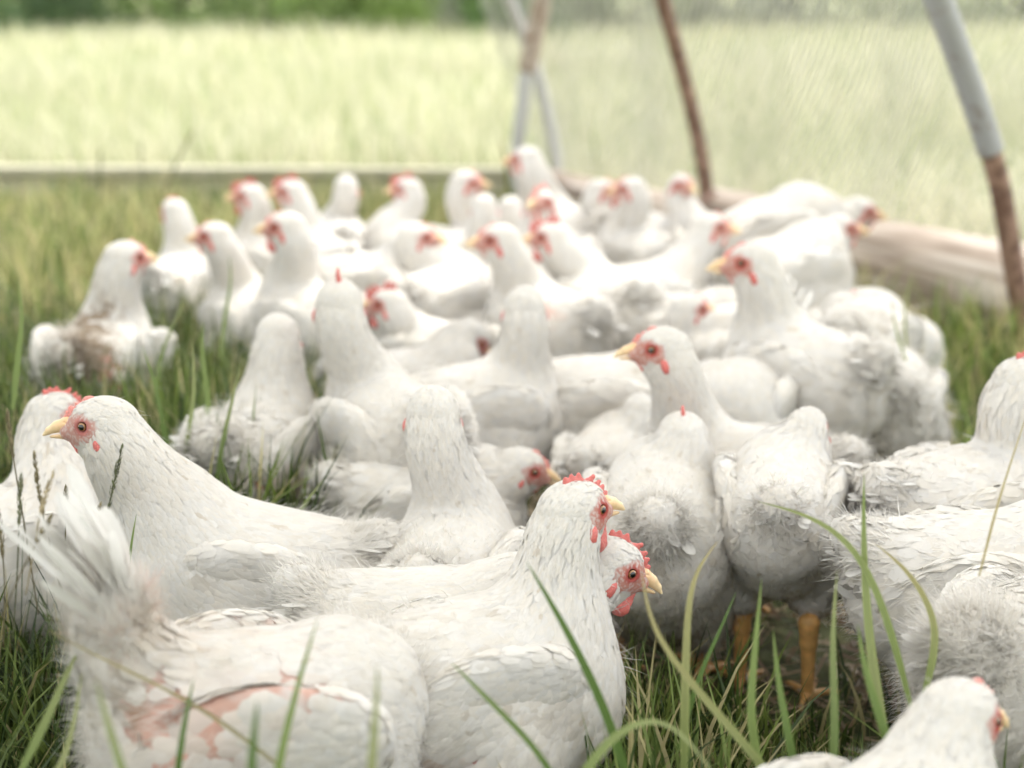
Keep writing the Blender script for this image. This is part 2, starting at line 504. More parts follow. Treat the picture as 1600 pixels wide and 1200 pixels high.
def make_strands(P, D, L, w, lift, C, fn):
    n = len(P)
    f0, N = grad(P, fn)
    D = unit(D - N * (D * N).sum(1, keepdims=True) + rng.normal(0, .30, (n, 3)))
    S = unit(np.cross(N, D))
    p0 = P - N * f0[:, None]
    p1 = p0 + D * L[:, None] * .5 + N * lift[:, None] * .7
    p2 = p0 + D * L[:, None] + N * lift[:, None] + rng.normal(0, 1, (n, 3)) * L[:, None] * .08
    V = np.stack([p0 - S * w, p0 + S * w, p1 - S * w * .8, p1 + S * w * .8, p2], 1)
    T = np.array([(0, 1, 3), (0, 3, 2), (2, 3, 4)])
    TT = (np.arange(n)[:, None, None] * 5 + T[None]).reshape(-1, 3)
    NN = np.repeat(unit(N + rng.normal(0, .15, (n, 3)))[:, None], 5, 1)
    CC = np.repeat(C[:, None], 5, 1)
    return V.reshape(-1, 3), TT, NN.reshape(-1, 3), CC.reshape(-1, 3)
def join(parts):
    off = 0; Vs, Ts, Ns, Cs = [], [], [], []
    for V, T, N, C in parts:
        Vs.append(V); Ts.append(T + off); Ns.append(N); Cs.append(C); off += len(V)
    return np.concatenate(Vs), np.concatenate(Ts), np.concatenate(Ns), np.concatenate(Cs)
def fcol(n, var=.05):
    v = 1 + rng.normal(0, var * .5, (n, 1)); t = rng.random((n, 1))
    return np.clip(WHITE * v * (1 - .05 * t * np.array([0, .5, 1.4])), 0, .92)

# head feathers (canonical, once per lod)
def head_feathers(n, lod, lw):
    V, Q, _ = HEADS[2]
    P = sample_surface(V, Q, n)
    m, _ = face_mask(P)
    keep = (m < .35) & (P[:, 2] > -.038) & (P[:, 0] < .026)
    for s in (1, -1):
        keep &= np.linalg.norm(P - EYE_P * (1, s, 1), axis=1) > .0095
    P = P[keep]; n = len(P)
    D = np.tile(np.array([-1.0, 0, -.15]), (n, 1)); D[:, 2] -= np.clip(-.1 - P[:, 0] * 25, 0, 3) + np.clip(-P[:, 2] * 30, 0, 2)
    return make_feathers(P, D, rng.uniform(.006, .010, n) * lw, rng.uniform(.0012, .0022, n) * lw, np.full(n, .0003), fcol(n), head_field, lod, .16)
HEADF = {0: head_feathers(3200, 0, 1.0), 1: head_feathers(1100, 1, 1.4), 2: head_feathers(300, 2, 2.2)}

# ------------------------------------------------------------------ hen builder
HENS = []
def bez(p0, p1, p2, p3, n):
    t = np.linspace(0, 1, n)[:, None]
    return (1 - t) ** 3 * p0 + 3 * (1 - t) ** 2 * t * p1 + 3 * (1 - t) * t * t * p2 + t ** 3 * p3
def make_hen(label, bx, Y, hd, hx, hy, hyaw, dY=None, hp=0, zc=.20, pitch=0, s=1.0, lod=1, comb='m', wat='m', ear='r',
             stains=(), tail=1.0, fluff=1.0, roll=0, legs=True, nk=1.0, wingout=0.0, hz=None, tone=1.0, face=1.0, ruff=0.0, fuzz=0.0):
    """bx: image column of the body, Y: its distance; hd, hyaw: headings (0 away, 90 right, 180 to camera); hx, hy: image position of the skull"""
    a = R_(hd)
    g = at_z(bx, Y, zc)
    fw = np.array([math.sin(a), math.cos(a), 0.0])
    Rw = np.array([[fw[0], -fw[1], 0], [fw[1], fw[0], 0], [0, 0, 1.0]])      # columns: forward, left, up
    if dY is None: dY = fw[1] * .13 * s
    hw = at_px(hx, hy, Y + dY)
    if hz is not None: hw = np.array([hw[0], hw[1], hz])
    org = np.array([g[0], g[1], 0.0])
    hl = (hw - org) @ Rw / s                                                 # head in hen frame, unit scale
    zc = zc / s
    B = rot_y(R_(-pitch))
    c0 = np.array([0, 0, zc])
    tb = lambda x, y, z: c0 + B @ np.array([x, y, z])
    hr = R_(hyaw)
    hf = np.array([math.sin(hr) * math.cos(R_(hp)), math.cos(hr) * math.cos(R_(hp)), math.sin(R_(hp))]) @ Rw
    hf = unit(hf); hs = unit(np.cross(np.array([0, 0, 1.0]), hf)); hu = np.cross(hf, hs)
    if roll:
        c_, s_ = math.cos(R_(roll)), math.sin(R_(roll)); hs, hu = hs * c_ + hu * s_, hu * c_ - hs * s_
    Rh = np.stack([hf, hs, hu], 1) * 1.10
    prims = []
    def E(c, r, R, k, fl): prims.append(('e', c, r, R, k, np.asarray(fl, float)))
    def Cn(p, q, ra, rb, k, fl): prims.append(('c', np.asarray(p, float), np.asarray(q, float), ra, rb, k, np.asarray(fl, float)))
    back = B @ np.array([-1, 0, -.12]); 
    E(tb(-.005, 0, 0), (.112, .086, .088), B, .03, back)
    E(tb(.062, 0, -.014), (.068, .076, .090), B, .035, B @ np.array([-.75, 0, -.75]))
    E(tb(-.085, 0, .008), (.066, .070, .070), B, .035, B @ np.array([-.9, 0, -.3]))
    E(tb(-.02, 0, -.055), (.078, .068, .055), B, .03, B @ np.array([-1, 0, -.3]))
    Cn(tb(-.110, 0, .035), tb(-.150, 0, .070), .036, .018, .03, B @ np.array([-.9, 0, .5]))
    tz = np.array([0, 0, 0.0])
    if tail > 1.55:
        tz = np.array([-.030, 0, .085]) * (tail - 1.0)
        Cn(tb(-.100, 0, .030), tb(-.135 + tz[0] * .8, 0, .050 + tz[2] * .9), .040, .026, .02, B @ np.array([-.6, 0, 1]))
    for sd in (1, -1):
        Cn(tb(-.01, sd * .048, -.045), np.array([-.012, sd * .048, max(.075, zc - .118)]), .050, .028, .03, (-.35, sd * .1, -1))
    # neck
    sh = tb(.058, 0, .035)
    nb = hl - hf * .013 - hu * .018
    ln = np.linalg.norm(nb - sh)
    up = unit(np.array([.35, 0, .94]))
    lowh = nb[2] < sh[2]
    p1 = sh + (up if not lowh else unit(np.array([.9, 0, .1]))) * ln * .38
    p2 = nb - (hu * .75 - hf * -.28) * ln * .34 if not lowh else nb - hf * ln * .2 - hu * .01
    cp = bez(sh, p1, p2, nb, 8)
    u = np.linspace(0, 1, 8)
    rr = (.0290 + .009 * (1 - u) ** .8 + .024 * (1 - u) ** 2.6) * (nk * (1 - .35 * u) + .35 * u)
    for i in range(7):
        Cn(cp[i], cp[i + 1], rr[i], rr[i + 1], .024 if i < 2 else .012, cp[i] - cp[i + 1])
    Cn(nb, hl - hf * .008 + hu * .001, .0290, .0262, .012, -hf * .6 + (nb - hl) * 20)
    for i in range(len(prims)):
        if not np.any(prims[i][-1]): pass
    nprim = len(prims)
    fn = lambda P: field(P, prims)
    allp = []
    for pr in prims:
        if pr[0] == 'e': allp += [pr[1] - max(pr[2]), pr[1] + max(pr[2])]
        else: allp += [pr[1] - pr[3], pr[1] + pr[3], pr[2] - pr[4], pr[2] + pr[4]]
    allp = np.array(allp); lo, hi = allp.min(0) - .02, allp.max(0) + .02
    V, Q = surface_nets(fn, lo, hi, (.0062, .008, .011)[lod])
    def flow(P):
        wsum = np.zeros((len(P), 1)); D = np.zeros((len(P), 3))
        for pr in prims:
            w = np.exp(-np.clip(prim_eval(P, pr), -.02, .3) / .009)[:, None]
            D += w * unit(pr[-1][None]); wsum += w
        D = D / wsum
        D[:, 1] += np.sign(P[:, 1]) * 0.0
        return D
    toworld = lambda P: org + (P * s) @ Rw.T
    # ---- stains / bare skin / painted shade, measured where they sit on the bird
    def stain_shade(P, N=None, feather=False):
        """returns colour multiplier/lerp and bare-skin mask"""
        Wd = toworld(P); x, y = project(Wd)
        col = np.zeros((len(P), 3)); al = np.zeros(len(P)); bare = np.zeros(len(P))
        vis = np.ones(len(P))
        if N is not None:
            nw = N @ Rw.T; vv = unit(np.array([0, 0, CAM_H]) - Wd); vis = ((nw * vv).sum(1) > .0).astype(float)
        for (sx, sy, rx, ry, c, k, ba) in stains:
            fk = .12 if (feather and ba) else 1.0
            d = np.sqrt(((x - sx) / rx) ** 2 + ((y - sy) / ry) ** 2) + (vnoise(P, 45, sx) - .5) * 1.3 + (vnoise(P, 130, sy) - .5) * .9 + (vnoise(P, 330, sy) - .5) * .5
            m = np.clip((1.15 - d) / (.75 if ba else .45), 0, 1) * k * vis
            mc = m * fk
            col = col * (1 - mc[:, None]) + np.array(c) * mc[:, None]; al = al + mc * (1 - al)
            if ba: bare = np.maximum(bare, m)
        return col, al, bare
    def dirty(P, C):
        d = np.clip((.16 - P[:, 2]) / .10, 0, 1) * np.clip(vnoise(P, 35, bx) * 1.6 - .3, 0, 1) * .6
        d = np.maximum(d, np.clip(vnoise(P, 28, bx + 9) * 3.2 - 2.35, 0, .28) * (P[:, 2] < zc + .05))
        C = C * (1 - d[:, None]) + np.array([.42, .35, .25]) * d[:, None]
        sp = (np.clip((vnoise(P, 150, bx) - .86) / .06, 0, 1) * .35 + np.clip((vnoise(P, 14, bx + 3) - .55) / .3, 0, 1) * .10)[:, None]
        C = C * (1 - sp) + np.array([.50, .40, .26]) * sp
        return C
    root = empty("hen", org, 0.0)
    root.matrix_world = Matrix(((Rw[0, 0] * s, Rw[0, 1] * s, 0, org[0]), (Rw[1, 0] * s, Rw[1, 1] * s, 0, org[1]), (0, 0, s, 0), (0, 0, 0, 1)))
    tag(root, label, "hen", "white hens crowded together in the grass pen")
    # ---- body with its head, one mesh
    Hv, Hq, Hc = HEADS[lod]
    hv = Hv @ Rh.T + hl
    _, NV = grad(V, fn)
    Cb = dirty(V, np.tile(WHITE, (len(V), 1)))
    sc_, sa_, _ = stain_shade(V, NV)
    Cb = Cb * (1 - sa_[:, None]) + sc_ * (sa_ > 0)[:, None] * 1.0 if len(stains) else Cb
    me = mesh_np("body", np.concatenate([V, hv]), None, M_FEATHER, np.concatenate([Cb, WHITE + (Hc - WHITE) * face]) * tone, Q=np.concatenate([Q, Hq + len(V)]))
    link("body", me, root)
    # ---- plumage
    nf = (10500, 3400, 1100)[lod]; sz = (1.0, 1.35, 1.9)[lod]
    P = sample_surface(V, Q, nf, lambda q: np.where(q[:, 2] > zc + .06, 1.7, 1.0))
    P = P[np.linalg.norm(P - hl, axis=1) > .024]
    W8 = np.stack([np.exp(-np.clip(prim_eval(P, pr), -.02, .3) / .009) for pr in prims], 1); W8 /= W8.sum(1, keepdims=True)
    neck = W8[:, 7:].sum(1); rump = W8[:, 2] + W8[:, 4] + W8[:, 5] + W8[:, 6] + W8[:, 3] * .6
    nlow = np.clip(np.linalg.norm(P - nb, axis=1) / .14, 0, 1)
    n = len(P)
    L = (.030 * (1 - neck) + (.012 + .011 * nlow) * neck) * rng.uniform(.8, 1.25, n) * sz
    Wd_ = (.0088 * (1 - neck) + (.0014 + .0034 * nlow) * neck) * rng.uniform(.8, 1.2, n) * sz
    lift = (.0003 + .0004 * (1 - neck) + .0045 * np.clip(rump, 0, 1) * fluff * rng.random(n) ** 2 + .0007 * rng.random(n) * (1 - neck))
    lift = lift + ruff * .007 * rng.random(n) ** 2 * (1 - neck * .7); L = L * (1 - .10 * ruff * (1 - neck)); Wd_ = Wd_ * (1 - .35 * ruff * (1 - neck))
    D = flow(P) + rng.normal(0, .10 + .18 * ruff, (n, 3)) + rng.normal(0, .22, (n, 3)) * rump[:, None] * fluff
    C = dirty(P, fcol(n))
    _, NP = grad(P, fn)
    c_, a_, bare = stain_shade(P, NP, True)
    C = C * (1 - a_[:, None] * .8) + c_ * .8 * 1.0 * (a_ > 0)[:, None] if len(stains) else C
    keep = bare < rng.uniform(.12, .95, n)
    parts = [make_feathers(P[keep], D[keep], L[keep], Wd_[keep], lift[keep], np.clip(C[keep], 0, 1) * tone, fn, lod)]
    if lod < 2:
        ns = int((9500, 2200)[lod] * (1 + .4 * ruff + fuzz))
        P = sample_surface(V, Q, ns * 2, lambda q: np.where(q[:, 2] > zc + .09, .12, 1.0))
        W8 = np.stack([np.exp(-np.clip(prim_eval(P, pr), -.02, .3) / .009) for pr in prims], 1); W8 /= W8.sum(1, keepdims=True)
        rump = W8[:, 2:7].sum(1)
        P = P[rng.random(len(P)) < .15 + .85 * rump][:ns]; n = len(P)
        C = dirty(P, fcol(n)); _, NP = grad(P, fn); c_, a_, bare = stain_shade(P, NP, True)
        if len(stains): C = C * (1 - a_[:, None] * .8) + c_ * .8
        k = bare < rng.uniform(.22, 1.08, n)
        parts.append(make_strands(P[k], flow(P[k]), rng.uniform(.012, .030, k.sum()) * fluff, (.00033, .0005)[lod], rng.uniform(.001, .011, k.sum()) * fluff, C[k] * tone, fn))
        nu = (6000, 1700)[lod]
        v = rng.normal(0, 1, (nu, 3)); v = unit(v)
        big = tail > 1.55
        Pu = tb(-.130 + tz[0] * (.6 if big else 1), 0, .052 + tz[2] * (.6 if big else 1)) + (v * (np.array([.030, .028, .050]) if big else np.array([.028, .034, .026]))) @ (B @ rot_y(R_(-28 if big else 0))).T
        Du = unit(unit((v * np.array([.6, 1, 1])) @ B.T) * (.45 if big else 1) + B @ np.array([-1.0 if big else -1.3, 0, 1.5 if big else .5 * tail]))
        nofn = lambda q: np.linalg.norm(q - tb(-.130 + tz[0], 0, .052 + tz[2]), axis=-1) - .028
        Cu = fcol(nu); cu_, au_, _b = stain_shade(Pu)
        if len(stains): Cu = Cu * (1 - au_[:, None] * .8) + cu_ * .8
        parts.append(make_strands(Pu, Du, rng.uniform(.013, .030, nu) * fluff, (.0005, .0008)[lod], rng.uniform(.001, .012, nu) * fluff, Cu * tone, nofn))
    fV, fT, fN, fC = HEADF[lod]
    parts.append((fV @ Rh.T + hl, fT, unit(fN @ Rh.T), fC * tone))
    Vp, Tp, Np, Cp = join(parts)
    o = link("plumage", mesh_np("plumage", Vp, Tp, M_FEATHER, Cp, Np), root); o['kind'] = 'stuff'
    # ---- wings
    for sd in (1, -1):
        wc = tb(-.025, sd * (.0625 + .02 * wingout), .016 + .01 * wingout)
        Rwg = B @ rot_z(sd * R_(9 + 14 * wingout)) @ rot_x(sd * R_(-16)) @ rot_y(R_(-5))
        wp = [('e', wc, (.092, .020, .058), Rwg, .02, None),
              ('e', wc + Rwg @ np.array([.050, -sd * .006, .0]), (.040, .018, .038), Rwg, .02, None),
              ('c', wc + Rwg @ np.array([-.05, 0, .008]), wc + Rwg @ np.array([-.112, -sd * .012, .012]), .018, .006, .015, None)]
        wf = lambda P: field(P, wp)
        WV, WQ = surface_nets(wf, wc - .16, wc + .16, (.006, .008, .012)[lod])
        nw_ = (1500, 520, 170)[lod]
        P = sample_surface(WV, WQ, nw_)
        loc = (P - wc) @ Rwg
        P = P[(loc[:, 1] * sd > -.012)]; loc = (P - wc) @ Rwg; n = len(P)
        t = np.clip((.10 - loc[:, 0]) / .2, 0, 1)
        D = np.tile(Rwg @ np.array([-1, 0, -.10]), (n, 1)) + rng.normal(0, .05, (n, 3))
        low = np.clip(-loc[:, 2] / .05, 0, 1)
        Lw = (.018 + .030 * t) * rng.uniform(.9, 1.15, n) * (1 + (sz - 1) * .5)
        Ww = (.0058 + .0055 * t) * rng.uniform(.85, 1.15, n) * (1 + (sz - 1) * .6)
        C = fcol(n, .04); c_, a_, bare = stain_shade(P, grad(P, wf)[1], True)
        if len(stains): C = C * (1 - a_[:, None]) + c_
        kp = bare < rng.uniform(.1, .95, n); P, D, Lw, Ww, C = P[kp], D[kp], Lw[kp], Ww[kp], C[kp]; n = len(P)
        pf = make_feathers(P, D, Lw, Ww, .0006 + .001 * rng.random(n), C * tone, wf, lod, .16)
        # flight feathers along the lower rear edge
        nq = (16, 12, 8)[lod]
        q = np.linspace(0, 1, nq)
        Pq = np.stack([.03 - .105 * q, np.full(nq, sd * .011) - sd * .004 * q, -.040 + .050 * q], 1) @ Rwg.T + wc
        Dq = np.stack([-np.ones(nq), sd * -.06 * np.ones(nq), -.28 + .30 * q], 1) @ Rwg.T
        pq = make_feathers(Pq, Dq, (.065 + .02 * q), np.full(nq, .0105), np.full(nq, .002), fcol(nq) * tone, wf, min(lod, 1), .2)
        Vw, Tw, Nw, Cw = join([pf, pq])
        _, WN = grad(WV, wf)
        c_, a_, _b = stain_shade(WV, WN)
        CW = np.tile(WHITE, (len(WV), 1))
        if len(stains): CW = CW * (1 - a_[:, None]) + c_
        VV = np.concatenate([Vw, WV]); NN = np.concatenate([Nw, WN]); CC = np.concatenate([Cw, CW * tone])
        TT = np.concatenate([Tw, np.concatenate([WQ[:, [0, 1, 2]], WQ[:, [0, 2, 3]]]) + len(Vw)])
        link("wing", mesh_np("wing", VV, TT, M_FEATHER, CC, NN), root)
    # ---- tail fan
    nt = max(5, int((30, 18, 10)[lod] * min(1, tail)))
    tr = tb(-.140 + tz[0], 0, .056 + tz[2])
    q = rng.uniform(-1, 1, nt); e = rng.uniform(0, 1, nt)
    Dt = np.stack([-np.ones(nt), q * .42, .30 + .55 * e * tail - .25 * np.abs(q) + (.9 if tail > 1.55 else 0)], 1) @ B.T
    Pt = tr + np.stack([.03 * e, q * .026, -.016 + .026 * e], 1) @ B.T
    nofn = lambda P: np.linalg.norm(P - tr, axis=-1) - .018
    Dn = unit(Dt); Lt = rng.uniform(.034, .058, nt) * (1.5 if tail > 1.55 else 1) * (.6 + .4 * tail)
    Sn = unit(np.cross(Dn, np.array([0, 0, 1.0]) + rng.normal(0, .25, (nt, 3)))); Un = np.cross(Sn, Dn)
    Vt, Tt, Nt, Ct = [], [], [], []
    prof = [(0, .15), (.25, .75), (.55, 1.0), (.8, .92), (.94, .6), (1.0, .15)]
    for i in range(nt):
        b0 = len(Vt) * 0 + i * len(prof) * 3
        for (tt, ww) in prof:
            pc = Pt[i] + Dn[i] * Lt[i] * tt + Un[i] * (-.012 * tt * tt)
            for side in (-1, 0, 1):
                Vt.append(pc + Sn[i] * side * ww * .0075 - Un[i] * abs(side) * .0025 * ww); Nt.append(unit(Un[i] + Sn[i] * side * .3))
                Ct.append(WHITE * tone)
        for r in range(len(prof) - 1):
            for c in range(2):
                v = b0 + r * 3 + c
                Tt += [(v, v + 1, v + 4), (v, v + 4, v + 3)]
    link("tail", mesh_np("tail", np.array(Vt), np.array(Tt), M_FEATHER, np.array(Ct) * rng.uniform(.95, 1.02, (len(Vt), 1)), np.array(Nt)), root)
    # ---- head furniture
    Mh = Matrix.Translation(Vector(hl)) @ Matrix(Rh.tolist()).to_4x4()
    def fit(name, me, mirror=False):
        o = link(name, me, root); o.matrix_local = Mh @ (Matrix.Diagonal((1, -1, 1, 1)) if mirror else Matrix.Identity(4)); return o
    fit("beak", ME_BEAK)
    if comb: fit("comb", ME_COMB[comb])
    for mir in (False, True):
        if wat: fit("wattle", ME_WATTLE[wat], mir)
        if ear: fit("earlobe", ME_EAR[ear], mir)
        o = link("eye", ME_EYE, root)
        o.matrix_local = Mh @ (Matrix.Diagonal((1, -1, 1, 1)) if mir else Matrix.Identity(4)) @ Matrix.Translation(Vector(EYE_P) + Vector((0, -.0008, 0))) @ Matrix.Rotation(R_(-8), 4, 'Z')
    # ---- legs
    if legs:
        for sd in (1, -1):
            o = link("leg", ME_LEG, root)
            k = min(1.0, max(.55, (zc - .09) / .11))
            o.matrix_local = Matrix.Translation((-.012 + .02 * sd * math.sin(bx), sd * .048, 0)) @ Matrix.Rotation(R_(sd * 8), 4, 'Z') @ Matrix.Diagonal((1.12, 1.12, k, 1))
    HENS.append((org[0], org[1], a, s, zc * s))
    
    return root

#==SCENE==
# ------------------------------------------------------------------ ground, field, sky is the world
def mat_ground():
    m, n, l, p = new_mat("soil_and_short_grass")
    tc = n.new("ShaderNodeTexCoord")
    a = n.new("ShaderNodeTexNoise"); a.inputs['Scale'].default_value = 26; a.inputs['Detail'].default_value = 8
    b = n.new("ShaderNodeTexNoise"); b.inputs['Scale'].default_value = 2.2; b.inputs['Detail'].default_value = 4
    l.new(tc.outputs['Object'], a.inputs['Vector']); l.new(tc.outputs['Object'], b.inputs['Vector'])
    c1 = n.new("ShaderNodeValToRGB"); e = c1.color_ramp.elements
    e[0].position = .32; e[0].color = (.035, .030, .014, 1); e[1].position = .72; e[1].color = (.17, .15, .075, 1)
    x = c1.color_ramp.elements.new(.52); x.color = (.075, .085, .028, 1)
    c2 = n.new("ShaderNodeValToRGB"); e = c2.color_ramp.elements
    e[0].position = .35; e[0].color = (.05, .08, .02, 1); e[1].position = .65; e[1].color = (.12, .12, .05, 1)
    l.new(a.outputs['Fac'], c1.inputs[0]); l.new(b.outputs['Fac'], c2.inputs[0])
    mx = n.new("ShaderNodeMix"); mx.data_type = 'RGBA'; mx.inputs[0].default_value = .4
    l.new(c1.outputs[0], mx.inputs[6]); l.new(c2.outputs[0], mx.inputs[7]); l.new(mx.outputs[2], p.inputs['Base Color'])
    p.inputs['Roughness'].default_value = .95
    bp = n.new("ShaderNodeBump"); bp.inputs['Distance'].default_value = .01; l.new(a.outputs['Fac'], bp.inputs['Height']); l.new(bp.outputs[0], p.inputs['Normal'])
    return m
def mat_meadow():
    m, n, l, p = new_mat("pale_meadow_thatch")
    tc = n.new("ShaderNodeTexCoord")
    a = n.new("ShaderNodeTexNoise"); a.inputs['Scale'].default_value = .5; a.inputs['Detail'].default_value = 8
    l.new(tc.outputs['Object'], a.inputs['Vector'])
    c1 = n.new("ShaderNodeValToRGB"); e = c1.color_ramp.elements
    e[0].position = .35; e[0].color = (.34, .38, .15, 1); e[1].position = .68; e[1].color = (.52, .50, .28, 1)
    l.new(a.outputs['Fac'], c1.inputs[0]); l.new(c1.outputs[0], p.inputs['Base Color']); p.inputs['Roughness'].default_value = .95
    return m
PEN = [(-6, -1.5), (3.9, -1.5), (1.27, 3.6), (.10, 5.75), (-6, 6.0)]
def in_pen(x, y):
    """inside the rails of the pen"""
    ex = .10 + (5.75 - y) * .545
    return (y < 5.75 + (0.1 - x) * .035) & (x < ex)
def hill(x, y): return 0.0 * x
gx = np.linspace(-160, 160, 65); gy = np.linspace(-20, 300, 65)
V = np.array([(x, y, -.004) for y in gy for x in gx]); n_ = len(gx)
Q = [(j * n_ + i, j * n_ + i + 1, (j + 1) * n_ + i + 1, (j + 1) * n_ + i) for j in range(len(gy) - 1) for i in range(n_ - 1)]
tag(link("meadow_ground", mesh_np("meadow_ground", V, None, mat_meadow(), Q=Q)), kind='structure')
tag(link("pen_ground", mesh_np("pen_ground", [(x, y, 0) for x, y in PEN], None, mat_ground()), None), kind='structure')
pg = bpy.data.objects["pen_ground"].data
pg.clear_geometry(); pg.from_pydata([(x, y, 0) for x, y in PEN], [], [tuple(range(5))])

# ------------------------------------------------------------------ timber rails, pipes and netting
def mat_wood(name, c0, c1, c2, sc=1.0):
    m, n, l, p = new_mat(name)
    tc = n.new("ShaderNodeTexCoord"); mp = n.new("ShaderNodeMapping"); mp.inputs['Scale'].default_value = (3 * sc, 38 * sc, 38 * sc)
    l.new(tc.outputs['Object'], mp.inputs[0])
    a = n.new("ShaderNodeTexNoise"); a.inputs['Scale'].default_value = 1; a.inputs['Detail'].default_value = 8; a.inputs['Distortion'].default_value = .5
    l.new(mp.outputs[0], a.inputs['Vector'])
    c = n.new("ShaderNodeValToRGB"); e = c.color_ramp.elements
    e[0].position = .30; e[0].color = (*c0, 1); e[1].position = .70; e[1].color = (*c2, 1); x = e.new(.48); x.color = (*c1, 1)
    l.new(a.outputs['Fac'], c.inputs[0]); l.new(c.outputs[0], p.inputs['Base Color']); p.inputs['Roughness'].default_value = .85
    bp = n.new("ShaderNodeBump"); bp.inputs['Distance'].default_value = .006; bp.inputs['Strength'].default_value = .9
    l.new(a.outputs['Fac'], bp.inputs['Height']); l.new(bp.outputs[0], p.inputs['Normal'])
    return m
M_LOG = mat_wood("weathered_log_wood", (.11, .075, .05), (.43, .35, .28), (.74, .68, .60), .6)
M_BOARD = mat_wood("weathered_board_wood", (.30, .28, .18), (.42, .40, .28), (.54, .51, .38))
def log_mesh(L, r0, r1, seed):
    """a debarked round log lying along x with checks and knots"""
    nx, na = 90, 40
    V, Q = [], []
    for i in range(nx):
        t = i / (nx - 1)
        for k in range(na):
            a = 2 * math.pi * k / na
            r = r0 + (r1 - r0) * t
            V.append((t * L, math.cos(a), math.sin(a), r, a))
    V = np.array(V); P3 = V[:, :3] * (1, .12, .12)
    n1 = vnoise(P3 * (1, 6, 6), 2.2, seed); n2 = vnoise(P3 * (1.2, 30, 30), 4, seed + 2)
    crack = np.abs(vnoise(P3 * (.9, 12, 12), 3.1, seed + 5) - .5)
    r = V[:, 3] * (1 + (n1 - .5) * .12 + (n2 - .5) * .05 - np.clip(.035 - crack, 0, 1) * 2.2)
    X = np.stack([V[:, 0], V[:, 1] * r, V[:, 2] * r], 1)
    for i in range(nx - 1):
        for k in range(na):
            Q.append((i * na + k, (i + 1) * na + k, (i + 1) * na + (k + 1) % na, i * na + (k + 1) % na))
    T = []
    X = np.concatenate([X, [[0, 0, 0], [L, 0, 0]]])
    for k in range(na):
        T.append((len(X) - 2, k, (k + 1) % na)); b = (nx - 1) * na; T.append((len(X) - 1, b + (k + 1) % na, b + k))
    return X, T, Q
LA = np.array([1.78, 2.70]); LB = np.array([.62, 4.86])
d = LB - LA; Llen = np.linalg.norm(d)
X, T, Q = log_mesh(Llen, .136, .122, 3)
o = link("log_rail", mesh_np("log_rail", X, T, M_LOG, Q=Q)); o.location = (LA[0], LA[1], .122); o.rotation_euler = (0, 0, math.atan2(d[1], d[0]))
tag(o, "thick weathered round log forming the right edge of the pen", "log")
LC = np.array([.12, 5.82]); LB2 = LB + (LC - LB) * .02; d = LC - LB2
X, T, Q = log_mesh(np.linalg.norm(d), .105, .10, 8)
o = link("log_rail", mesh_np("log_rail", X, T, M_LOG, Q=Q)); o.location = (LB2[0], LB2[1], .105); o.rotation_euler = (0, 0, math.atan2(d[1], d[0]))
tag(o, "shorter pale log running from the rusty middle hoop pipe to the far corner", "log")
# back board with an edge cap
bd = empty("board_rail", (0, 0, 0)); tag(bd, "long horizontal timber board closing the far side of the pen", "board")
def beam(name, A, B, w, h, z0, mat, par, bev=.004, segs=30, seed=1):
    A = np.array(A); B = np.array(B); d = B - A; L = np.linalg.norm(d)
    V, Q = [], []
    prof = [(-w / 2, bev), (-w / 2 + bev, 0), (w / 2 - bev, 0), (w / 2, bev), (w / 2, h - bev), (w / 2 - bev, h), (-w / 2 + bev, h), (-w / 2, h - bev)]
    for i in range(segs + 1):
        x = L * i / segs
        jz = (vnoise(np.array([[x, seed, 0]]), 1.3, seed)[0] - .5) * .006; jy = (vnoise(np.array([[x, 0, seed]]), 1.1, seed)[0] - .5) * .012
        for (y, z) in prof: V.append((x, y + jy, z + jz))
    for i in range(segs):
        for k in range(8): Q.append((i * 8 + k, i * 8 + (k + 1) % 8, (i + 1) * 8 + (k + 1) % 8, (i + 1) * 8 + k))
    me = mesh_np(name, V, None, mat, Q=Q, smooth=False)
    bm_e = len(V) - 8
    o = link(name, me, par); o.location = (A[0], A[1], z0); o.rotation_euler = (0, 0, math.atan2(d[1], d[0]))
    return o
beam("plank", (-4.6, 5.93), (.02, 5.79), .045, .175, .005, M_BOARD, bd)
beam("edge_cap", (-4.62, 5.925), (.03, 5.785), .085, .030, .183, M_BOARD, bd, seed=4)
def mat_metal(name, base, rust, mix, metallic=.6):
    m, n, l, p = new_mat(name)
    tc = n.new("ShaderNodeTexCoord")
    a = n.new("ShaderNodeTexNoise"); a.inputs['Scale'].default_value = 28; a.inputs['Detail'].default_value = 8
    l.new(tc.outputs['Object'], a.inputs['Vector'])
    c = n.new("ShaderNodeValToRGB"); e = c.color_ramp.elements
    e[0].position = mix - .06; e[0].color = (*rust, 1); e[1].position = mix + .08; e[1].color = (*base, 1)
    l.new(a.outputs['Fac'], c.inputs[0]); l.new(c.outputs[0], p.inputs['Base Color'])
    p.inputs['Metallic'].default_value = metallic; p.inputs['Roughness'].default_value = .55
    bp = n.new("ShaderNodeBump"); bp.inputs['Distance'].default_value = .002; l.new(a.outputs['Fac'], bp.inputs['Height']); l.new(bp.outputs[0], p.inputs['Normal'])
    return m
M_GALV = mat_metal("galvanised_pipe", (.55, .55, .54), (.42, .38, .34), .28, .35)
M_GALV_D = mat_metal("dull_grey_pipe", (.36, .37, .39), (.24, .20, .17), .36, .25)
M_RUST = mat_metal("rusted_pipe", (.30, .19, .14), (.15, .085, .06), .5, .0)
M_RUST_L = mat_metal("light_rust_pipe", (.48, .40, .34), (.30, .20, .14), .42, .1)
M_WIRE = mat_metal("netting_wire", (.62, .62, .60), (.5, .5, .47), .3, .3)
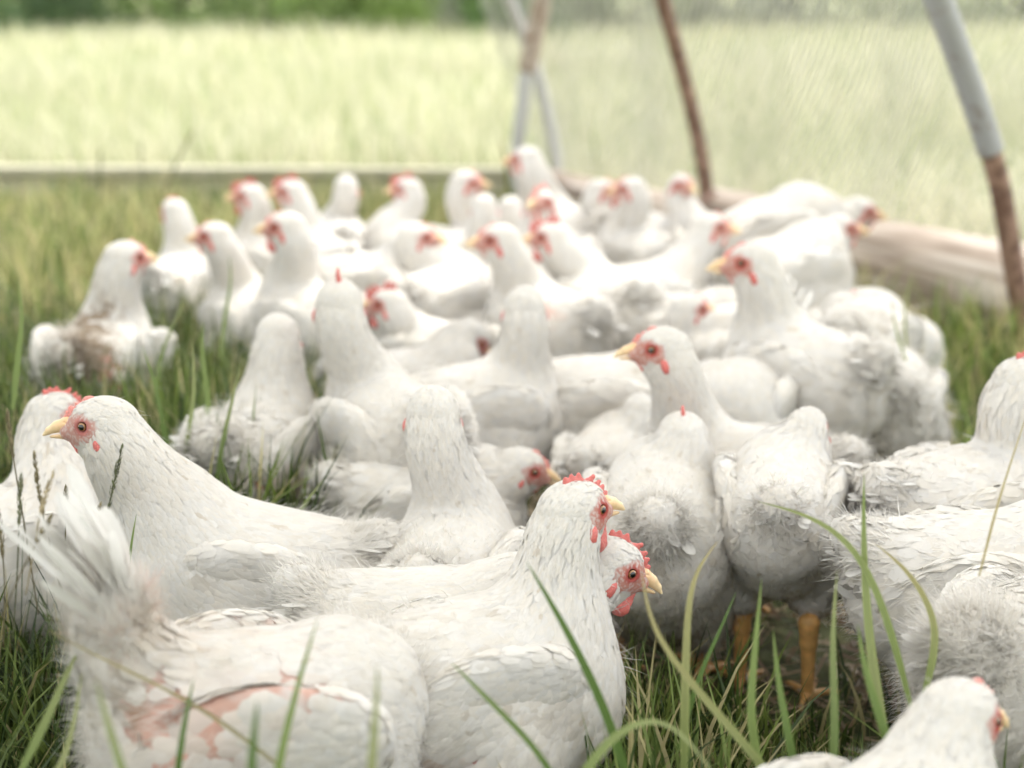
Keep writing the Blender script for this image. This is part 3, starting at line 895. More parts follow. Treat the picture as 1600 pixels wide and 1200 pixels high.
def pipe(name, ctrl, r, mat, par=None, n=14):
    c = np.array(ctrl, float)
    # smooth the control polyline
    t = np.linspace(0, len(c) - 1, len(c) * 8)
    P = np.stack([np.interp(t, np.arange(len(c)), c[:, i]) for i in range(3)], 1)
    for _ in range(4): P[1:-1] = (P[:-2] + 2 * P[1:-1] + P[2:]) / 4
    V, T, Q = tube_arrays(P, r, n)
    return link(name, mesh_np(name, V, T, mat, Q=Q), par)
def hoop_pts(base, px_pts, inward, Y0):
    """lean of a hoop: image column fixes x where the leaning pipe reaches that height"""
    return [at_px(px, py, Y0 - k) for (px, py, k) in px_pts]
# hoop nearest the right edge: galvanised tube pushed into a rusty foot
hB = [at_px(1598, 500, 3.52), at_px(1580, 400, 3.50), at_px(1567, 300, 3.47), at_px(1548, 235, 3.45), at_px(1527, 170, 3.42), at_px(1500, 90, 3.37), at_px(1466, 0, 3.30)]
top = hB[-1] + (hB[-1] - hB[-3]) * 1.6; top2 = top + (hB[-1] - hB[-3]) * 1.6 + np.array([-.12, -.07, -.03])
e = empty("hoop_pipe", (hB[0][0], hB[0][1], 0)); ofs = np.array([hB[0][0], hB[0][1], 0])
hb_ = np.array([np.array([hB[0][0] + .045, hB[0][1] + .02, .01])] + hB + [top, top2]) - ofs
tt_ = np.linspace(0, len(hb_) - 1, 80); sp = np.stack([np.interp(tt_, np.arange(len(hb_)), hb_[:, i]) for i in range(3)], 1)
for _ in range(40): sp[1:-1] = (sp[:-2] + 2 * sp[1:-1] + sp[2:]) / 4
kj = int(np.argmin(np.abs(sp[:, 2] - (hB[3][2])))) 
pipe("lower_tube", sp[:kj + 2][::3], .0235, M_RUST, e)
pipe("upper_tube", sp[kj:][::3], .0285, M_GALV_D, e)
V, T, Q = tube_arrays([hB[2] - ofs + np.array([-.02, -.028, -.0]), hB[2] - ofs + np.array([-.012, .028, .0])], .006, 8)
link("bolt", mesh_np("bolt", V, T, M_RUST, Q=Q), e)
tag(e, "leaning hoop pipe at the right, silver above and rusty below", "pipe")
hA = [at_px(1106, 318, 4.80), at_px(1096, 240, 4.78), at_px(1076, 150, 4.74), at_px(1055, 70, 4.68), at_px(1034, -5, 4.60)]
topA = hA[-1] + (hA[-1] - hA[-3]) * 1.8; topA2 = topA + (hA[-1] - hA[-3]) * 1.6 + np.array([-.12, -.1, -.03])
e = empty("hoop_pipe", (hA[0][0], hA[0][1], 0)); ofs = np.array([hA[0][0], hA[0][1], 0])
pipe("tube", [h - ofs for h in [np.array([hA[0][0], hA[0][1], .12])] + hA + [topA, topA2]], .0215, M_RUST, e)
V, T, Q = tube_arrays([np.array([0, 0, .10]), np.array([0, 0, .25])], .028, 12); link("socket", mesh_np("socket", V, T, M_RUST, Q=Q), e)
tag(e, "thin rusty brown hoop pipe standing on the log in the middle", "pipe")
hC = [at_px(806, 262, 5.74), at_px(812, 200, 5.72), at_px(824, 110, 5.70), at_px(838, 40, 5.66), at_px(850, -10, 5.62)]
e = empty("hoop_pipe", (hC[0][0], hC[0][1], 0)); ofs = np.array([hC[0][0], hC[0][1], 0])
pipe("lower_tube", [h - ofs for h in [np.array([hC[0][0], hC[0][1], .0])] + hC[:3]], .026, M_GALV, e)
pipe("upper_tube", [h - ofs for h in hC[2:] + [hC[-1] + (hC[-1] - hC[-3]) * 2]], .033, M_RUST_L, e)
tag(e, "grey corner pipe leaning right with a light rusty upper part", "pipe")
hD = [at_px(872, 262, 5.82), at_px(858, 190, 5.80), at_px(838, 110, 5.77), at_px(815, 50, 5.74), at_px(792, -10, 5.70)]
e = empty("brace_pipe", (hD[0][0], hD[0][1], 0)); ofs = np.array([hD[0][0], hD[0][1], 0])
pipe("tube", [h - ofs for h in [np.array([hD[0][0], hD[0][1], .05])] + hD + [hD[-1] + (hD[-1] - hD[-3]) * 2]], .021, M_GALV, e)
tag(e, "thin grey brace pipe crossing behind the corner pipe", "pipe")
# netting hung on the outside of the hoops along the log, fine woven mesh of crossing wires
def hoop_curve(base, lean):
    z = np.linspace(.20, 1.55, 24); t = (z - .2)
    inw = np.array([-.886, -.463])
    k = (lean * t + .16 * t * t)[:, None]
    return np.concatenate([np.array(base)[None, :] + inw * k, z[:, None]], 1)
def net_pts(u, v):
    """u metres along the log from the front, v metres up the net"""
    A = np.array([1.92, 2.62]); B = np.array([.08, 5.98]); Ln = np.linalg.norm(B - A)
    b = A + (B - A) * (u / Ln)[:, None]
    inw = np.array([-.886, -.463])
    sag = .02 * np.sin(u * 5.3) * np.sin(v * 2.6) + .012 * np.sin(u * 11 + v * 6)
    k = (.22 * v + .16 * v * v + sag - .03)[:, None]
    return np.concatenate([b + inw * k, (.20 + v * .96)[:, None]], 1)
def net_mesh():
    U, W, st = 3.9, 1.35, .028
    Vs, Qs = [], []; off = 0
    for dirn in (1, -1):
        rad = .0032 if dirn == -1 else .0010
        for c in np.arange(-W, U + W, st):
            v = np.linspace(0, W, 26); u = (c + v * dirn * .9) if dirn == 1 else (c - v * .9 + W * .0)
            ok = (u >= 0) & (u <= U)
            if ok.sum() < 3: continue
            P = net_pts(u[ok], v[ok] )
            t = unit(np.gradient(P, axis=0)); nrm = np.array([-.80, -.42, -.35]); s = unit(np.cross(t, nrm)); w = np.cross(s, t)
            ring = np.stack([P + s * rad, P - s * rad * .5 + w * rad * .87, P - s * rad * .5 - w * rad * .87], 1)
            n = len(P); Vs.append(ring.reshape(-1, 3))
            i = np.arange(n - 1)[:, None]; k = np.arange(3)[None]
            Qs.append(np.stack([i * 3 + k, i * 3 + (k + 1) % 3, (i + 1) * 3 + (k + 1) % 3, (i + 1) * 3 + k], -1).reshape(-1, 4) + off); off += n * 3
    return np.concatenate(Vs), np.concatenate(Qs)
V, Q = net_mesh()
e = empty("wire_netting", (1.0, 4.3, .2))
o = link("wire_mesh", mesh_np("wire_mesh", V - np.array([1.0, 4.3, .2]), None, M_WIRE, Q=Q), e); o['kind'] = 'stuff'
tag(e, "fine galvanised wire netting stretched over the hoop pipes above the log", "netting")

# ------------------------------------------------------------------ hens (positions and poses)
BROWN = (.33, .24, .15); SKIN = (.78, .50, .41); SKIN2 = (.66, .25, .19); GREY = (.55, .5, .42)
H = make_hen
# front
H("hen in left-facing profile with a short pale comb and yellow beak, nearest on the left", 358, 1.66, -97, 160, 664, -88, wingout=-0.45, face=0.85, nk=1.15, zc=.205, s=1.04, pitch=12, lod=0, comb='s', wat='s', dY=-.03, stains=[(450, 545, 40, 10, GREY, .25, False)])
H("hen standing just behind the left profile hen, only its neck and red comb showing", 28, 1.78, 35, 86, 648, 50, lod=1, comb='m', wat='m', s=0.98, zc=0.19)
H("big hen at front centre seen from behind, head turned right with red comb and wattles", 762, 1.40, 62, 898, 798, 52, wingout=-0.25, ruff=0.25, nk=0.95, zc=.195, s=1.03, lod=0, comb='m', wat='l', dY=.05,
  stains=[(745, 1190, 100, 42, SKIN2, .95, True)])
H("hen whose red wattled head peeks out low to the right of the front centre hen", 700, 1.5, 94, 954, 884, 76, wingout=-0.3, hp=-22, zc=.185, s=1.02, lod=0, comb='m', wat='l', dY=-0.01)
H("hen bent down at the bottom left with raised fluffy tail and bare pink patches", 425, 1.25, 62, 640, 1260, 80, fuzz=1.0, ruff=0.15, hp=-50, zc=0.225, s=1.0, pitch=-10, lod=0, tail=1.75, fluff=1.1, dY=.02, wingout=.5,
  stains=[(270, 1115, 125, 165, SKIN, .97, True), (475, 1055, 85, 95, SKIN, .95, True), (370, 1160, 80, 70, SKIN, .85, True), (300, 990, 120, 30, (.66, .55, .42), .3, False), (215, 1080, 18, 60, BROWN, .5, False), (330, 1130, 30, 40, SKIN, .5, True)])
H("hen at the bottom right corner cut off below the neck, red cheek turned right", 1345, 1.06, 62, 1500, 1120, 56, hp=-12, zc=.19, lod=0, comb='s', wat='s', dY=.06)
H("ruffled hen at the right edge with frayed curled wing feathers", 1650, 1.42, 52, 1830, 900, 60, fuzz=1.2, ruff=0.7, zc=.205, s=1.04, lod=0, fluff=1.6, tail=1.3, wingout=.4, stains=[(1490, 890, 10, 22, (.5, .36, .16), .7, False)])
H("hen at the right with its tail towards the orange leg, head out of the picture", 1545, 1.62, 86, 1750, 760, 85, fuzz=0.6, ruff=0.1, tail=0.5, zc=.205, s=1.02, lod=1, fluff=1.0)
H("tall hen at the right edge stretching its neck up to the right", 1530, 1.84, 62, 1602, 598, 70, fluff=0.8, fuzz=0.5, zc=.21, s=1.10, lod=1, comb='m', wat='m', dY=.02)
H("hen seen from behind with one thick orange leg showing below", 1220, 1.82, 12, 1262, 668, 25, fluff=0.9, tail=0.4, zc=0.235, s=0.87, lod=1, comb=None, wat='s', dY=.06, pitch=4)
H("large hen right of centre seen from behind with a tiny red comb tip", 1035, 1.86, 8, 1066, 682, 4, tail=0.3, zc=.19, s=1.08, lod=0, comb='m', wat='m', dY=0.06, fluff=1.0)
H("hen with a tall plain neck seen from behind, left of the front centre hen", 700, 1.72, 10, 676, 642, -5, zc=0.175, s=1.0, lod=0, comb=None, wat='s', dY=.04, nk=0.95)
H("hen looking down to the right with pink face behind the plain necked hen", 680, 2.03, 75, 816, 732, 82, hp=-15, zc=0.155, s=.95, lod=1, comb='s', wat='s', dY=0.0, stains=[(770, 820, 30, 20, GREY, .3, False)])
# second rank
H("tall hen left of centre with its back turned and a thin red comb standing up", 612, 2.16, -28, 530, 472, -8, zc=.215, s=1.10, lod=0, comb='l', wat='m', nk=0.85, dY=.02)
H("hen left of centre with raised ruffled tail and a red sore on its rear", 402, 2.16, 14, 434, 522, 0, ruff=0.8, zc=.19, s=1.03, lod=0, comb=None, wat='s', fluff=1.3, tail=1.4, dY=.09,
  stains=[(415, 760, 34, 28, SKIN2, 1, True), (440, 770, 50, 40, SKIN, .3, False), (440, 800, 14, 40, GREY, .5, False)])
H("hen in the centre seen from behind with a plain rounded nape", 750, 2.34, 55, 820, 478, 0, zc=.20, s=1.05, lod=1, comb=None, wat='s', dY=.02, nk=0.9)
H("hen facing left right of centre with orange beak and dark red cheek", 1150, 2.04, -62, 1034, 546, -86, zc=.19, s=1.0, lod=0, comb='s', wat='s', dY=-.02, nk=.95)
H("hen lying low in the middle, wing smooth and underside tinted as shadow", 950, 2.45, 80, 1085, 640, 92, hp=-20, zc=.18, s=1.12, lod=1, comb=None, wat='s', dY=.02, stains=[(930, 640, 60, 18, GREY, .4, False)])  # the grey patch paints shade onto the lower body
H("small hen behind the tiny-combed hen showing only a blunt nape", 950, 2.22, 20, 1000, 640, 15, zc=.15, s=.85, lod=1, comb=None, wat='s', dY=.05)
H("hen with fanned tail feathers behind the left-facing hen at right of centre", 1160, 2.40, -150, 1210, 700, -140, hp=-30, zc=.20, s=.95, lod=1, tail=1.6, fluff=1.3, dY=-.1)
H("left-facing hen at the right of the flock with long tapered neck and dark face", 1250, 2.48, -32, 1172, 412, -84, zc=.225, s=1.12, lod=1, comb='s', wat='s', dY=.03, stains=[(1215, 775, 6, 6, SKIN2, .8, False)])
H("hen at the right end of the flock with orange beak showing above a fluffy rump", 1345, 2.75, 25, 1322, 482, 72, ruff=0.7, zc=.215, s=1.05, lod=1, comb='s', wat='s', fluff=1.6, dY=.03)
H("hen behind the left-facing dark faced hen, rump turned to the camera at right", 1390, 2.52, 10, 1350, 600, 40, ruff=0.7, zc=.175, s=.95, lod=1, comb=None, wat='s', fluff=1.7, dY=.12)
H("brown stained hen on the far left seen from behind among tall grass", 158, 2.66, 6, 196, 404, 48, ruff=0.7, zc=.20, s=1.06, lod=1, comb='s', wat='s', fluff=1.6, dY=.05, wingout=0.5,
  stains=[(150, 560, 42, 85, BROWN, 1.0, False), (150, 520, 20, 30, BROWN, .9, False), (186, 572, 16, 22, SKIN2, 1.0, False), (120, 590, 25, 40, GREY, .4, False)])
H("hen with bright red comb and wattles facing left behind the central napes", 665, 2.80, -55, 607, 476, -78, zc=.18, s=.98, lod=1, comb='l', wat='l', dY=-.02)
H("hen with its head lowered and facing right, plumage darkened as if in shade", 650, 2.62, 65, 738, 528, 75, hp=-48, zc=.165, s=.98, lod=1, comb=None, wat=None, dY=.06, tone=.80)  # tone greys this plumage: its shade is put into the colour
H("hen facing left in the centre with yellow beak and red face on a long neck", 852, 2.92, -35, 780, 376, -84, zc=.21, s=1.06, lod=1, comb='s', wat='s', dY=.0, stains=[(845, 475, 8, 20, SKIN, .8, False)])
H("hen left of centre facing left with a long red wattle below a grey face", 485, 2.95, -40, 446, 356, -80, zc=.21, s=1.04, lod=1, comb='s', wat='l', dY=.0)
H("hen facing left with a dull pinkish face behind tall grass at the left", 395, 3.05, -30, 335, 370, -82, zc=.19, s=.98, lod=1, comb='s', wat='p', dY=.0)
H("small hen looking right behind the orange beaked hen, red cheek half turned", 1130, 2.78, 60, 1078, 484, 68, zc=.185, s=.95, lod=1, comb='s', wat='s', dY=-.03)
H("hen facing right with orange beak left of the central yellow beaked hen", 690, 3.20, 30, 652, 372, 75, zc=.20, s=1.04, lod=1, comb='s', wat='s', dY=.02)
H("hen facing left with a vivid red comb beside the central long-necked hen", 940, 3.12, -28, 862, 372, -72, zc=.21, s=1.08, lod=1, comb='l', wat='l', dY=.02)
# far rank
H("small combed hen facing away left at the back left with fluffed rump", 277, 3.45, 8, 272, 330, -45, zc=.19, s=.98, lod=2, comb='m', wat='s', fluff=1.4, dY=.06)
H("hen with large red comb and wattle facing left in the back left row", 425, 3.70, -40, 390, 306, -82, zc=.20, s=1.0, lod=2, comb='l', wat='l', dY=.02)
H("hen with red face just right of the large red combed one in the back row", 500, 3.65, -30, 455, 300, -80, zc=.20, s=1.0, lod=2, comb='l', wat='p', dY=.04)
H("hen in the back row with a narrow straight neck and no face visible", 530, 3.95, -10, 541, 292, 0, zc=.20, s=1.02, lod=2, comb=None, wat='s', dY=.0, nk=.8)
H("hen facing left with a dark red face at the back, below the board's right half", 640, 3.85, -60, 636, 296, -75, zc=.20, s=1.0, lod=2, comb='l', wat='l', dY=.06)
H("hen facing right with pink face and pale beak at the back centre", 720, 3.75, 40, 728, 286, 80, zc=.20, s=1.02, lod=2, comb='s', wat='p', dY=.04)
H("low hen neck in front of the pink faced hen at the back centre", 755, 3.45, -10, 757, 322, 0, zc=.17, s=.95, lod=2, comb=None, wat='s', dY=.04)
H("half hidden rounded hen between the back centre necks", 800, 3.60, 10, 798, 325, 20, zc=.17, s=.95, lod=2, comb=None, wat='s', dY=.02)
H("tallest hen at the back craning its neck beside the corner pipes", 875, 3.95, -30, 822, 250, -60, zc=.22, s=1.15, lod=2, comb=None, wat='p', dY=.0, nk=1.1)
H("hen turned to the camera with a yellow beak raised in the back centre", 870, 3.45, -150, 846, 318, -150, hp=10, zc=.20, s=1.0, lod=2, comb='p', wat='p', dY=-.05)
H("hen facing right with a red wattle under the far corner log", 920, 3.85, 50, 940, 298, 85, zc=.20, s=1.0, lod=2, comb='s', wat='l', dY=.02)
H("hen facing left with pale pink face right of the red wattled one at the back", 990, 3.75, -40, 986, 296, -70, zc=.20, s=1.0, lod=2, comb='s', wat='p', dY=.0)
H("hen turned to the camera in front of the thin rusty hoop pipe", 1060, 3.95, 150, 1066, 290, 150, zc=.20, s=1.0, lod=2, comb='s', wat='s', dY=-.02)
H("broad backed hen in the middle of the rear rank with pink spot on its tail", 1015, 3.25, 65, 1110, 356, 80, zc=.195, s=1.10, lod=2, comb='s', wat='p', dY=.05, stains=[(915, 395, 14, 10, SKIN, .8, False)])
H("hen with greyish wing lying behind the small cheeked hen", 1085, 3.00, 88, 1200, 520, 92, hp=-20, zc=.18, s=1.08, lod=2, comb=None, wat='s', tone=.95, dY=.0)
H("hen leaning on the log with its neck stretched right over the log", 1215, 3.62, 74, 1344, 330, 86, hp=-8, zc=.285, s=1.12, pitch=16, lod=2, comb=None, wat='p', dY=.06, legs=True)
H("hen facing right in front of the log with a pale pink cheek", 1235, 3.30, 55, 1312, 358, 78, zc=.245, s=1.12, pitch=12, lod=2, comb=None, wat='p', dY=.06)
H("small hen at the foot of the log with only its white tail tips visible", 1392, 3.12, 120, 1400, 545, 120, hp=-30, zc=.13, s=.80, lod=2, comb=None, wat='s', dY=-.04)
H("hen filling the gap behind the far left row, back turned", 575, 3.45, 70, 640, 372, 60, zc=.19, s=1.0, lod=2, comb=None, wat='s', hp=-30, dY=.03)

# ------------------------------------------------------------------ grass
HA = np.array([(h[0], h[1], h[2], h[3]) for h in HENS])
def hen_clear(x, y, pad=1.0):
    """0 inside the footprint of a hen, 1 well outside"""
    r = np.full(len(x), 9.0)
    for hx, hy, a, s in HA:
        dx, dy = x - hx, y - hy
        f = dx * math.sin(a) + dy * math.cos(a); g = dx * math.cos(a) - dy * math.sin(a)
        r = np.minimum(r, np.sqrt((f / (.145 * s * pad)) ** 2 + (g / (.088 * s * pad)) ** 2))
    return r
def blades(x, y, h, w, lean, col, seg=3, z0=0.0, tipcol=None, curl=1.0, rdir=None, fold=0.0):
    n = len(x); a = rng.random(n) * 2 * math.pi if rdir is None else rdir
    ld = np.stack([np.cos(a), np.sin(a), np.zeros(n)], 1)
    fa = a + math.pi / 2 + rng.normal(0, .5, n)
    S = np.stack([np.cos(fa), np.sin(fa), np.zeros(n)], 1)
    B = np.stack([x, y, np.full(n, z0)], 1)
    V, C = [], []
    for i in range(seg + 1):
        t = i / seg
        ctr = B + ld * (lean * h * t ** (1.6 * curl + .2))[:, None] + np.array([0, 0, 1.0]) * (h * (t - .32 * np.clip(lean, 0, 1.4) * t ** 3))[:, None]
        ww = w * (1 - t ** 2.2) * (.55 + .45 * min(1, t * 4))
        cc = col * (.62 + .38 * min(1, t * 1.6)) if tipcol is None else col * (1 - t ** 3) + tipcol * t ** 3  # root end darkened: shade near the ground put into the blade colour
        if i < seg:
            V += [ctr - S * ww[:, None], ctr + S * ww[:, None]]; C += [cc, cc]
        else:
            V.append(ctr); C.append(cc)
    m = 2 * seg + 1
    T = []
    for i in range(seg - 1): T += [(2 * i, 2 * i + 1, 2 * i + 3), (2 * i, 2 * i + 3, 2 * i + 2)]
    T.append((2 * seg - 2, 2 * seg - 1, 2 * seg))
    V = np.stack(V, 1).reshape(-1, 3); C = np.stack(C, 1).reshape(-1, 3)
    TT = (np.arange(n)[:, None, None] * m + np.array(T)[None]).reshape(-1, 3)
    return V, TT, C
def joinb(parts):
    off = 0; a, b, c = [], [], []
    for V, T, C in parts: a.append(V); b.append(T + off); c.append(C); off += len(V)
    return np.concatenate(a), np.concatenate(b), np.concatenate(c)
G1 = np.array([.052, .085, .018]); G2 = np.array([.145, .19, .045]); G3 = np.array([.30, .27, .13]); GD = np.array([.028, .048, .012])
def gcol(n, a=.4, b=.45, dry=.15):
    t = rng.random((n, 1)); c = G1 * (1 - t) + G2 * t
    k = rng.random(n)
    c = np.where((k < dry)[:, None], G3 * rng.uniform(.7, 1.2, (n, 1)), c); c = np.where((k > 1 - a * .5)[:, None], GD * rng.uniform(.8, 1.4, (n, 1)), c)
    return c
def clump(n, x0, x1, y0, y1, k=14, sp=.03):
    m = max(1, n // k); cx = rng.uniform(x0, x1, m); cy = rng.uniform(y0, y1, m); i = rng.integers(0, m, n)
    return cx[i] + rng.normal(0, sp, n), cy[i] + rng.normal(0, sp, n)
parts = []
# short sward everywhere inside the pen
x, y = clump(60000, -2.0, 1.8, .75, 6.0, 20, .035)
ok = in_pen(x, y) & (np.abs(x) < .42 * y + .25); x, y = x[ok], y[ok]; r = hen_clear(x, y)
bare = (vnoise(np.stack([x, y, x * 0], 1), 3.1, 4) > .62) | (np.hypot((x - .34) / .19, (y - 1.74) / .22) < 1)
ok = ~(bare & (rng.random(len(x)) < .78)) & (rng.random(len(x)) < np.clip(.15 + r, 0, 1)); x, y, r = x[ok], y[ok], r[ok]; n = len(x)
h = rng.uniform(.03, .085, n) * np.clip(.45 + r * .5, .4, 1.2)
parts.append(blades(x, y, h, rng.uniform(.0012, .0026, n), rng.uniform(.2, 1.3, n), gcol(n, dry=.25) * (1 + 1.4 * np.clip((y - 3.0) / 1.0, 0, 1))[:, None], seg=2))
# taller blades: dense on the left, along the log and between the front hens
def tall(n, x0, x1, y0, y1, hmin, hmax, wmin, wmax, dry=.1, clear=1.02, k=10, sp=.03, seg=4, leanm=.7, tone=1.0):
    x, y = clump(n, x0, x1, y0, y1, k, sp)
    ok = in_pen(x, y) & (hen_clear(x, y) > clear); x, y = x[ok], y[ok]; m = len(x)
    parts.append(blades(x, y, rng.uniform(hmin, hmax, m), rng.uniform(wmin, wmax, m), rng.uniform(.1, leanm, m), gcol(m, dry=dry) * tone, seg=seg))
tall(9000, -1.6, -.50, 1.5, 3.4, .12, .32, .0018, .0044, tone=.85)
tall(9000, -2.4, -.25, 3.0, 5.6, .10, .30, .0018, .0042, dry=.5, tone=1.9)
tall(3000, -1.05, -.26, 2.0, 2.75, .18, .34, .0024, .0050, clear=.88, dry=.2, tone=1.15)
tall(1800, -.95, -.42, 1.0, 1.75, .08, .24, .0016, .0036)
tall(2600, -.66, -.25, 1.85, 2.9, .16, .30, .0022, .0046, clear=.85)
tall(1500, -1.15, -.60, 1.7, 3.2, .16, .30, .0022, .0046, clear=.85)
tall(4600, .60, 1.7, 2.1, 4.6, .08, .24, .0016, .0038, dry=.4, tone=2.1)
tall(520, .06, .24, 1.46, 1.74, .07, .17, .0015, .0032, dry=.18, tone=1.35, k=6)
tall(420, .44, .82, 1.46, 1.74, .07, .17, .0015, .0032, dry=.18, tone=1.35, k=6)
tall(500, .22, .46, 1.46, 1.62, .05, .10, .0015, .0030, dry=.18, tone=1.35, k=6)
tall(200, .04, .20, 1.12, 1.44, .17, .27, .0016, .0036, dry=.2, tone=1.35, k=4)
tall(150, .42, .62, 1.12, 1.44, .17, .27, .0016, .0036, dry=.2, tone=1.35, k=4)
tall(1700, .04, .85, 1.46, 1.78, .02, .06, .0012, .0026, dry=.25, tone=1.2, k=8)
tall(700, -.50, -.31, 1.86, 2.32, .20, .36, .0026, .0058, dry=.12, clear=.80, tone=1.5, k=5)
tall(400, -.74, -.60, 1.9, 2.5, .20, .34, .0026, .0055, dry=.12, clear=.85, tone=1.4, k=5)
tall(700, .45, .75, 1.5, 1.8, .05, .12, .0018, .0032, dry=.2, tone=1.3)
tall(1600, -.68, -.42, 1.42, 1.9, .08, .24, .0016, .0036, dry=.14, tone=1.2, k=5, clear=.95)
tall(500, -.5, -.34, 1.0, 1.4, .08, .18, .0018, .0038, dry=.14, tone=1.2, k=5)
tall(1000, .10, .95, 1.02, 1.50, .05, .11, .0014, .0030, dry=.25)
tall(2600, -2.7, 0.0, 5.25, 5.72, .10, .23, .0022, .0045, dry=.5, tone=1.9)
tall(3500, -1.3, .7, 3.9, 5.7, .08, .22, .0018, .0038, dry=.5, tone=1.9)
tall(900, -.9, .3, 1.0, 1.5, .05, .12, .0014, .0030)
V, T, C = joinb(parts)
tag(link("pen_grass", mesh_np("pen_grass", V, T, M_GRASS, C)), "green and straw coloured grass growing between the hens inside the pen", "grass", kind='stuff')
# straw and wood chip litter on the trampled soil
n = 5200; x = rng.uniform(-.1, 1.15, n); y = rng.uniform(1.1, 2.6, n)
a = rng.random(n) * 6.28; L = rng.uniform(.006, .028, n); w = rng.uniform(.0012, .0045, n); tz = rng.uniform(.002, .014, n)
u = np.stack([np.cos(a), np.sin(a), rng.normal(0, .25, n)], 1); v = np.stack([-np.sin(a), np.cos(a), rng.normal(0, .3, n)], 1); P = np.stack([x, y, tz], 1)
V = np.stack([P - u * L[:, None] - v * w[:, None], P + u * L[:, None] - v * w[:, None] * .6, P + u * L[:, None] * .9 + v * w[:, None], P - u * L[:, None] * .8 + v * w[:, None] * .8], 1).reshape(-1, 3)
V[:, 2] = np.maximum(V[:, 2], .0015)
cc = np.where(rng.random((n, 1)) < .6, np.array([.42, .33, .22]), np.array([.22, .15, .09])) * rng.uniform(.6, 1.3, (n, 1))
tag(link("straw_litter", mesh_np("straw_litter", V, None, M_GRASS, np.repeat(cc, 4, 0), Q=(np.arange(n)[:, None] * 4 + np.arange(4)))), "pale straw and chip litter on the trampled soil at right", "litter", kind='stuff')

# white tarpaulin sheet, added unseen overhead to soften light on the near hens
def mat_diffuser():
    m, n, l, p = new_mat("white_diffuser")
    p.inputs['Base Color'].default_value = (.75, .74, .71, 1); p.inputs['Roughness'].default_value = .6
    tr = n.new("ShaderNodeBsdfTranslucent"); tr.inputs['Color'].default_value = (.82, .81, .785, 1)
    ms = n.new("ShaderNodeMixShader"); ms.inputs[0].default_value = .60
    l.new(p.outputs[0], ms.inputs[1]); l.new(tr.outputs[0], ms.inputs[2]); l.new(ms.outputs[0], n["Material Output"].inputs['Surface'])
    return m
nx, ny = 28, 24; V = []
for j in range(ny + 1):
    for i in range(nx + 1):
        x = -3.2 + 5.0 * i / nx; y = -1.4 + 4.9 * j / ny
        V.append((x, y, 1.72 + .28 * math.cos((x + .7) / 2.5 * 1.35) + .015 * math.sin(y * 9 + x * 2) + .01 * math.sin(x * 13)))
Q = [(j * (nx + 1) + i, j * (nx + 1) + i + 1, (j + 1) * (nx + 1) + i + 1, (j + 1) * (nx + 1) + i) for j in range(ny) for i in range(nx)]
tag(link("unseen_diffuser", mesh_np("unseen_diffuser", V, None, mat_diffuser(), Q=Q)), "translucent white tarpaulin added unseen over the near pen to soften the light", "diffuser")

# long single blades standing clear in front of the hens
def hero_blade(name, pts, w, c0, c1, label, group=None):
    c = np.array(pts, float); k = len(c); t = np.linspace(0, k - 1, 22)
    P = np.stack([np.interp(t, np.arange(k), c[:, i]) for i in range(3)], 1)
    for _ in range(10): P[1:-1] = (P[:-2] + P[1:-1] * 2 + P[2:]) / 4
    tan = unit(np.gradient(P, axis=0)); view = unit(P - np.array([.3, 0, CAM_H + .4])); S = unit(np.cross(tan, view)); N = np.cross(S, tan)
    tt = np.linspace(0, 1, 22); ww = w * .78 * np.minimum(1, .55 + tt * 2.2) * (1 - tt ** 2.6) + .00015
    V, C, Q = [], [], []
    for i in range(22):
        tw = math.sin(tt[i] * 2.4) * .6; Si = S[i] * math.cos(tw) + N[i] * math.sin(tw)
        V += [P[i] - Si * ww[i], P[i] + N[i] * ww[i] * .45, P[i] + Si * ww[i]]
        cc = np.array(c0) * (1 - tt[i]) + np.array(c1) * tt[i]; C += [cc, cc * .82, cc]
        if i < 21: Q += [(i * 3, i * 3 + 1, i * 3 + 4, i * 3 + 3), (i * 3 + 1, i * 3 + 2, i * 3 + 5, i * 3 + 4)]
    V = np.array(V); o0 = np.array([V[0][0], V[0][1], 0])
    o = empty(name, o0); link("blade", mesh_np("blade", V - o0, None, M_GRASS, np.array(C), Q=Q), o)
    tag(o, label, "grass blade", group or "long grass blades standing in front of the hens")
GA, GB, GC, GS = (.10, .17, .04), (.20, .27, .08), (.30, .33, .14), (.42, .36, .18)
def hb(pix, w, c0, c1, label):
    hero_blade("grass_plant", [at_px(px, py, Y) for px, py, Y in pix], w, c0, c1, label)
hb([(1000, 1290, 1.17), (960, 1140, 1.16), (905, 1020, 1.17), (860, 940, 1.19), (822, 876, 1.22)], .0046, GA, GA, "long dark green blade slanting across the front centre hen's breast")
hb([(905, 1290, 1.10), (850, 1180, 1.10), (780, 1110, 1.12), (735, 1065, 1.14), (705, 1035, 1.16)], .0030, GA, GB, "thin blade leaning left across the lower wing of the front centre hen")
hb([(1262, 1290, 1.14), (1180, 1180, 1.15), (1090, 1080, 1.17), (1015, 985, 1.19), (1002, 890, 1.22)], .0042, GB, GS, "blade with a straw tip arching up to the peeking hen's beak")
hb([(868, 1290, 1.06), (930, 1170, 1.08), (1000, 1120, 1.10), (1060, 1130, 1.10), (1130, 1230, 1.08)], .0046, GB, GC, "pale blade bent over in an arch at the bottom centre")
hb([(1068, 1240, 1.22), (1070, 1120, 1.22), (1072, 1000, 1.24), (1078, 900, 1.27), (1122, 845, 1.30)], .0048, GB, GS, "upright blade with a dry curved tip in front of the large right of centre hen")
hb([(1060, 1170, 1.28), (1090, 1060, 1.28), (1125, 985, 1.29), (1150, 925, 1.30)], .0028, GA, GA, "slim dark blade leaning right beside the dry tipped upright blade")
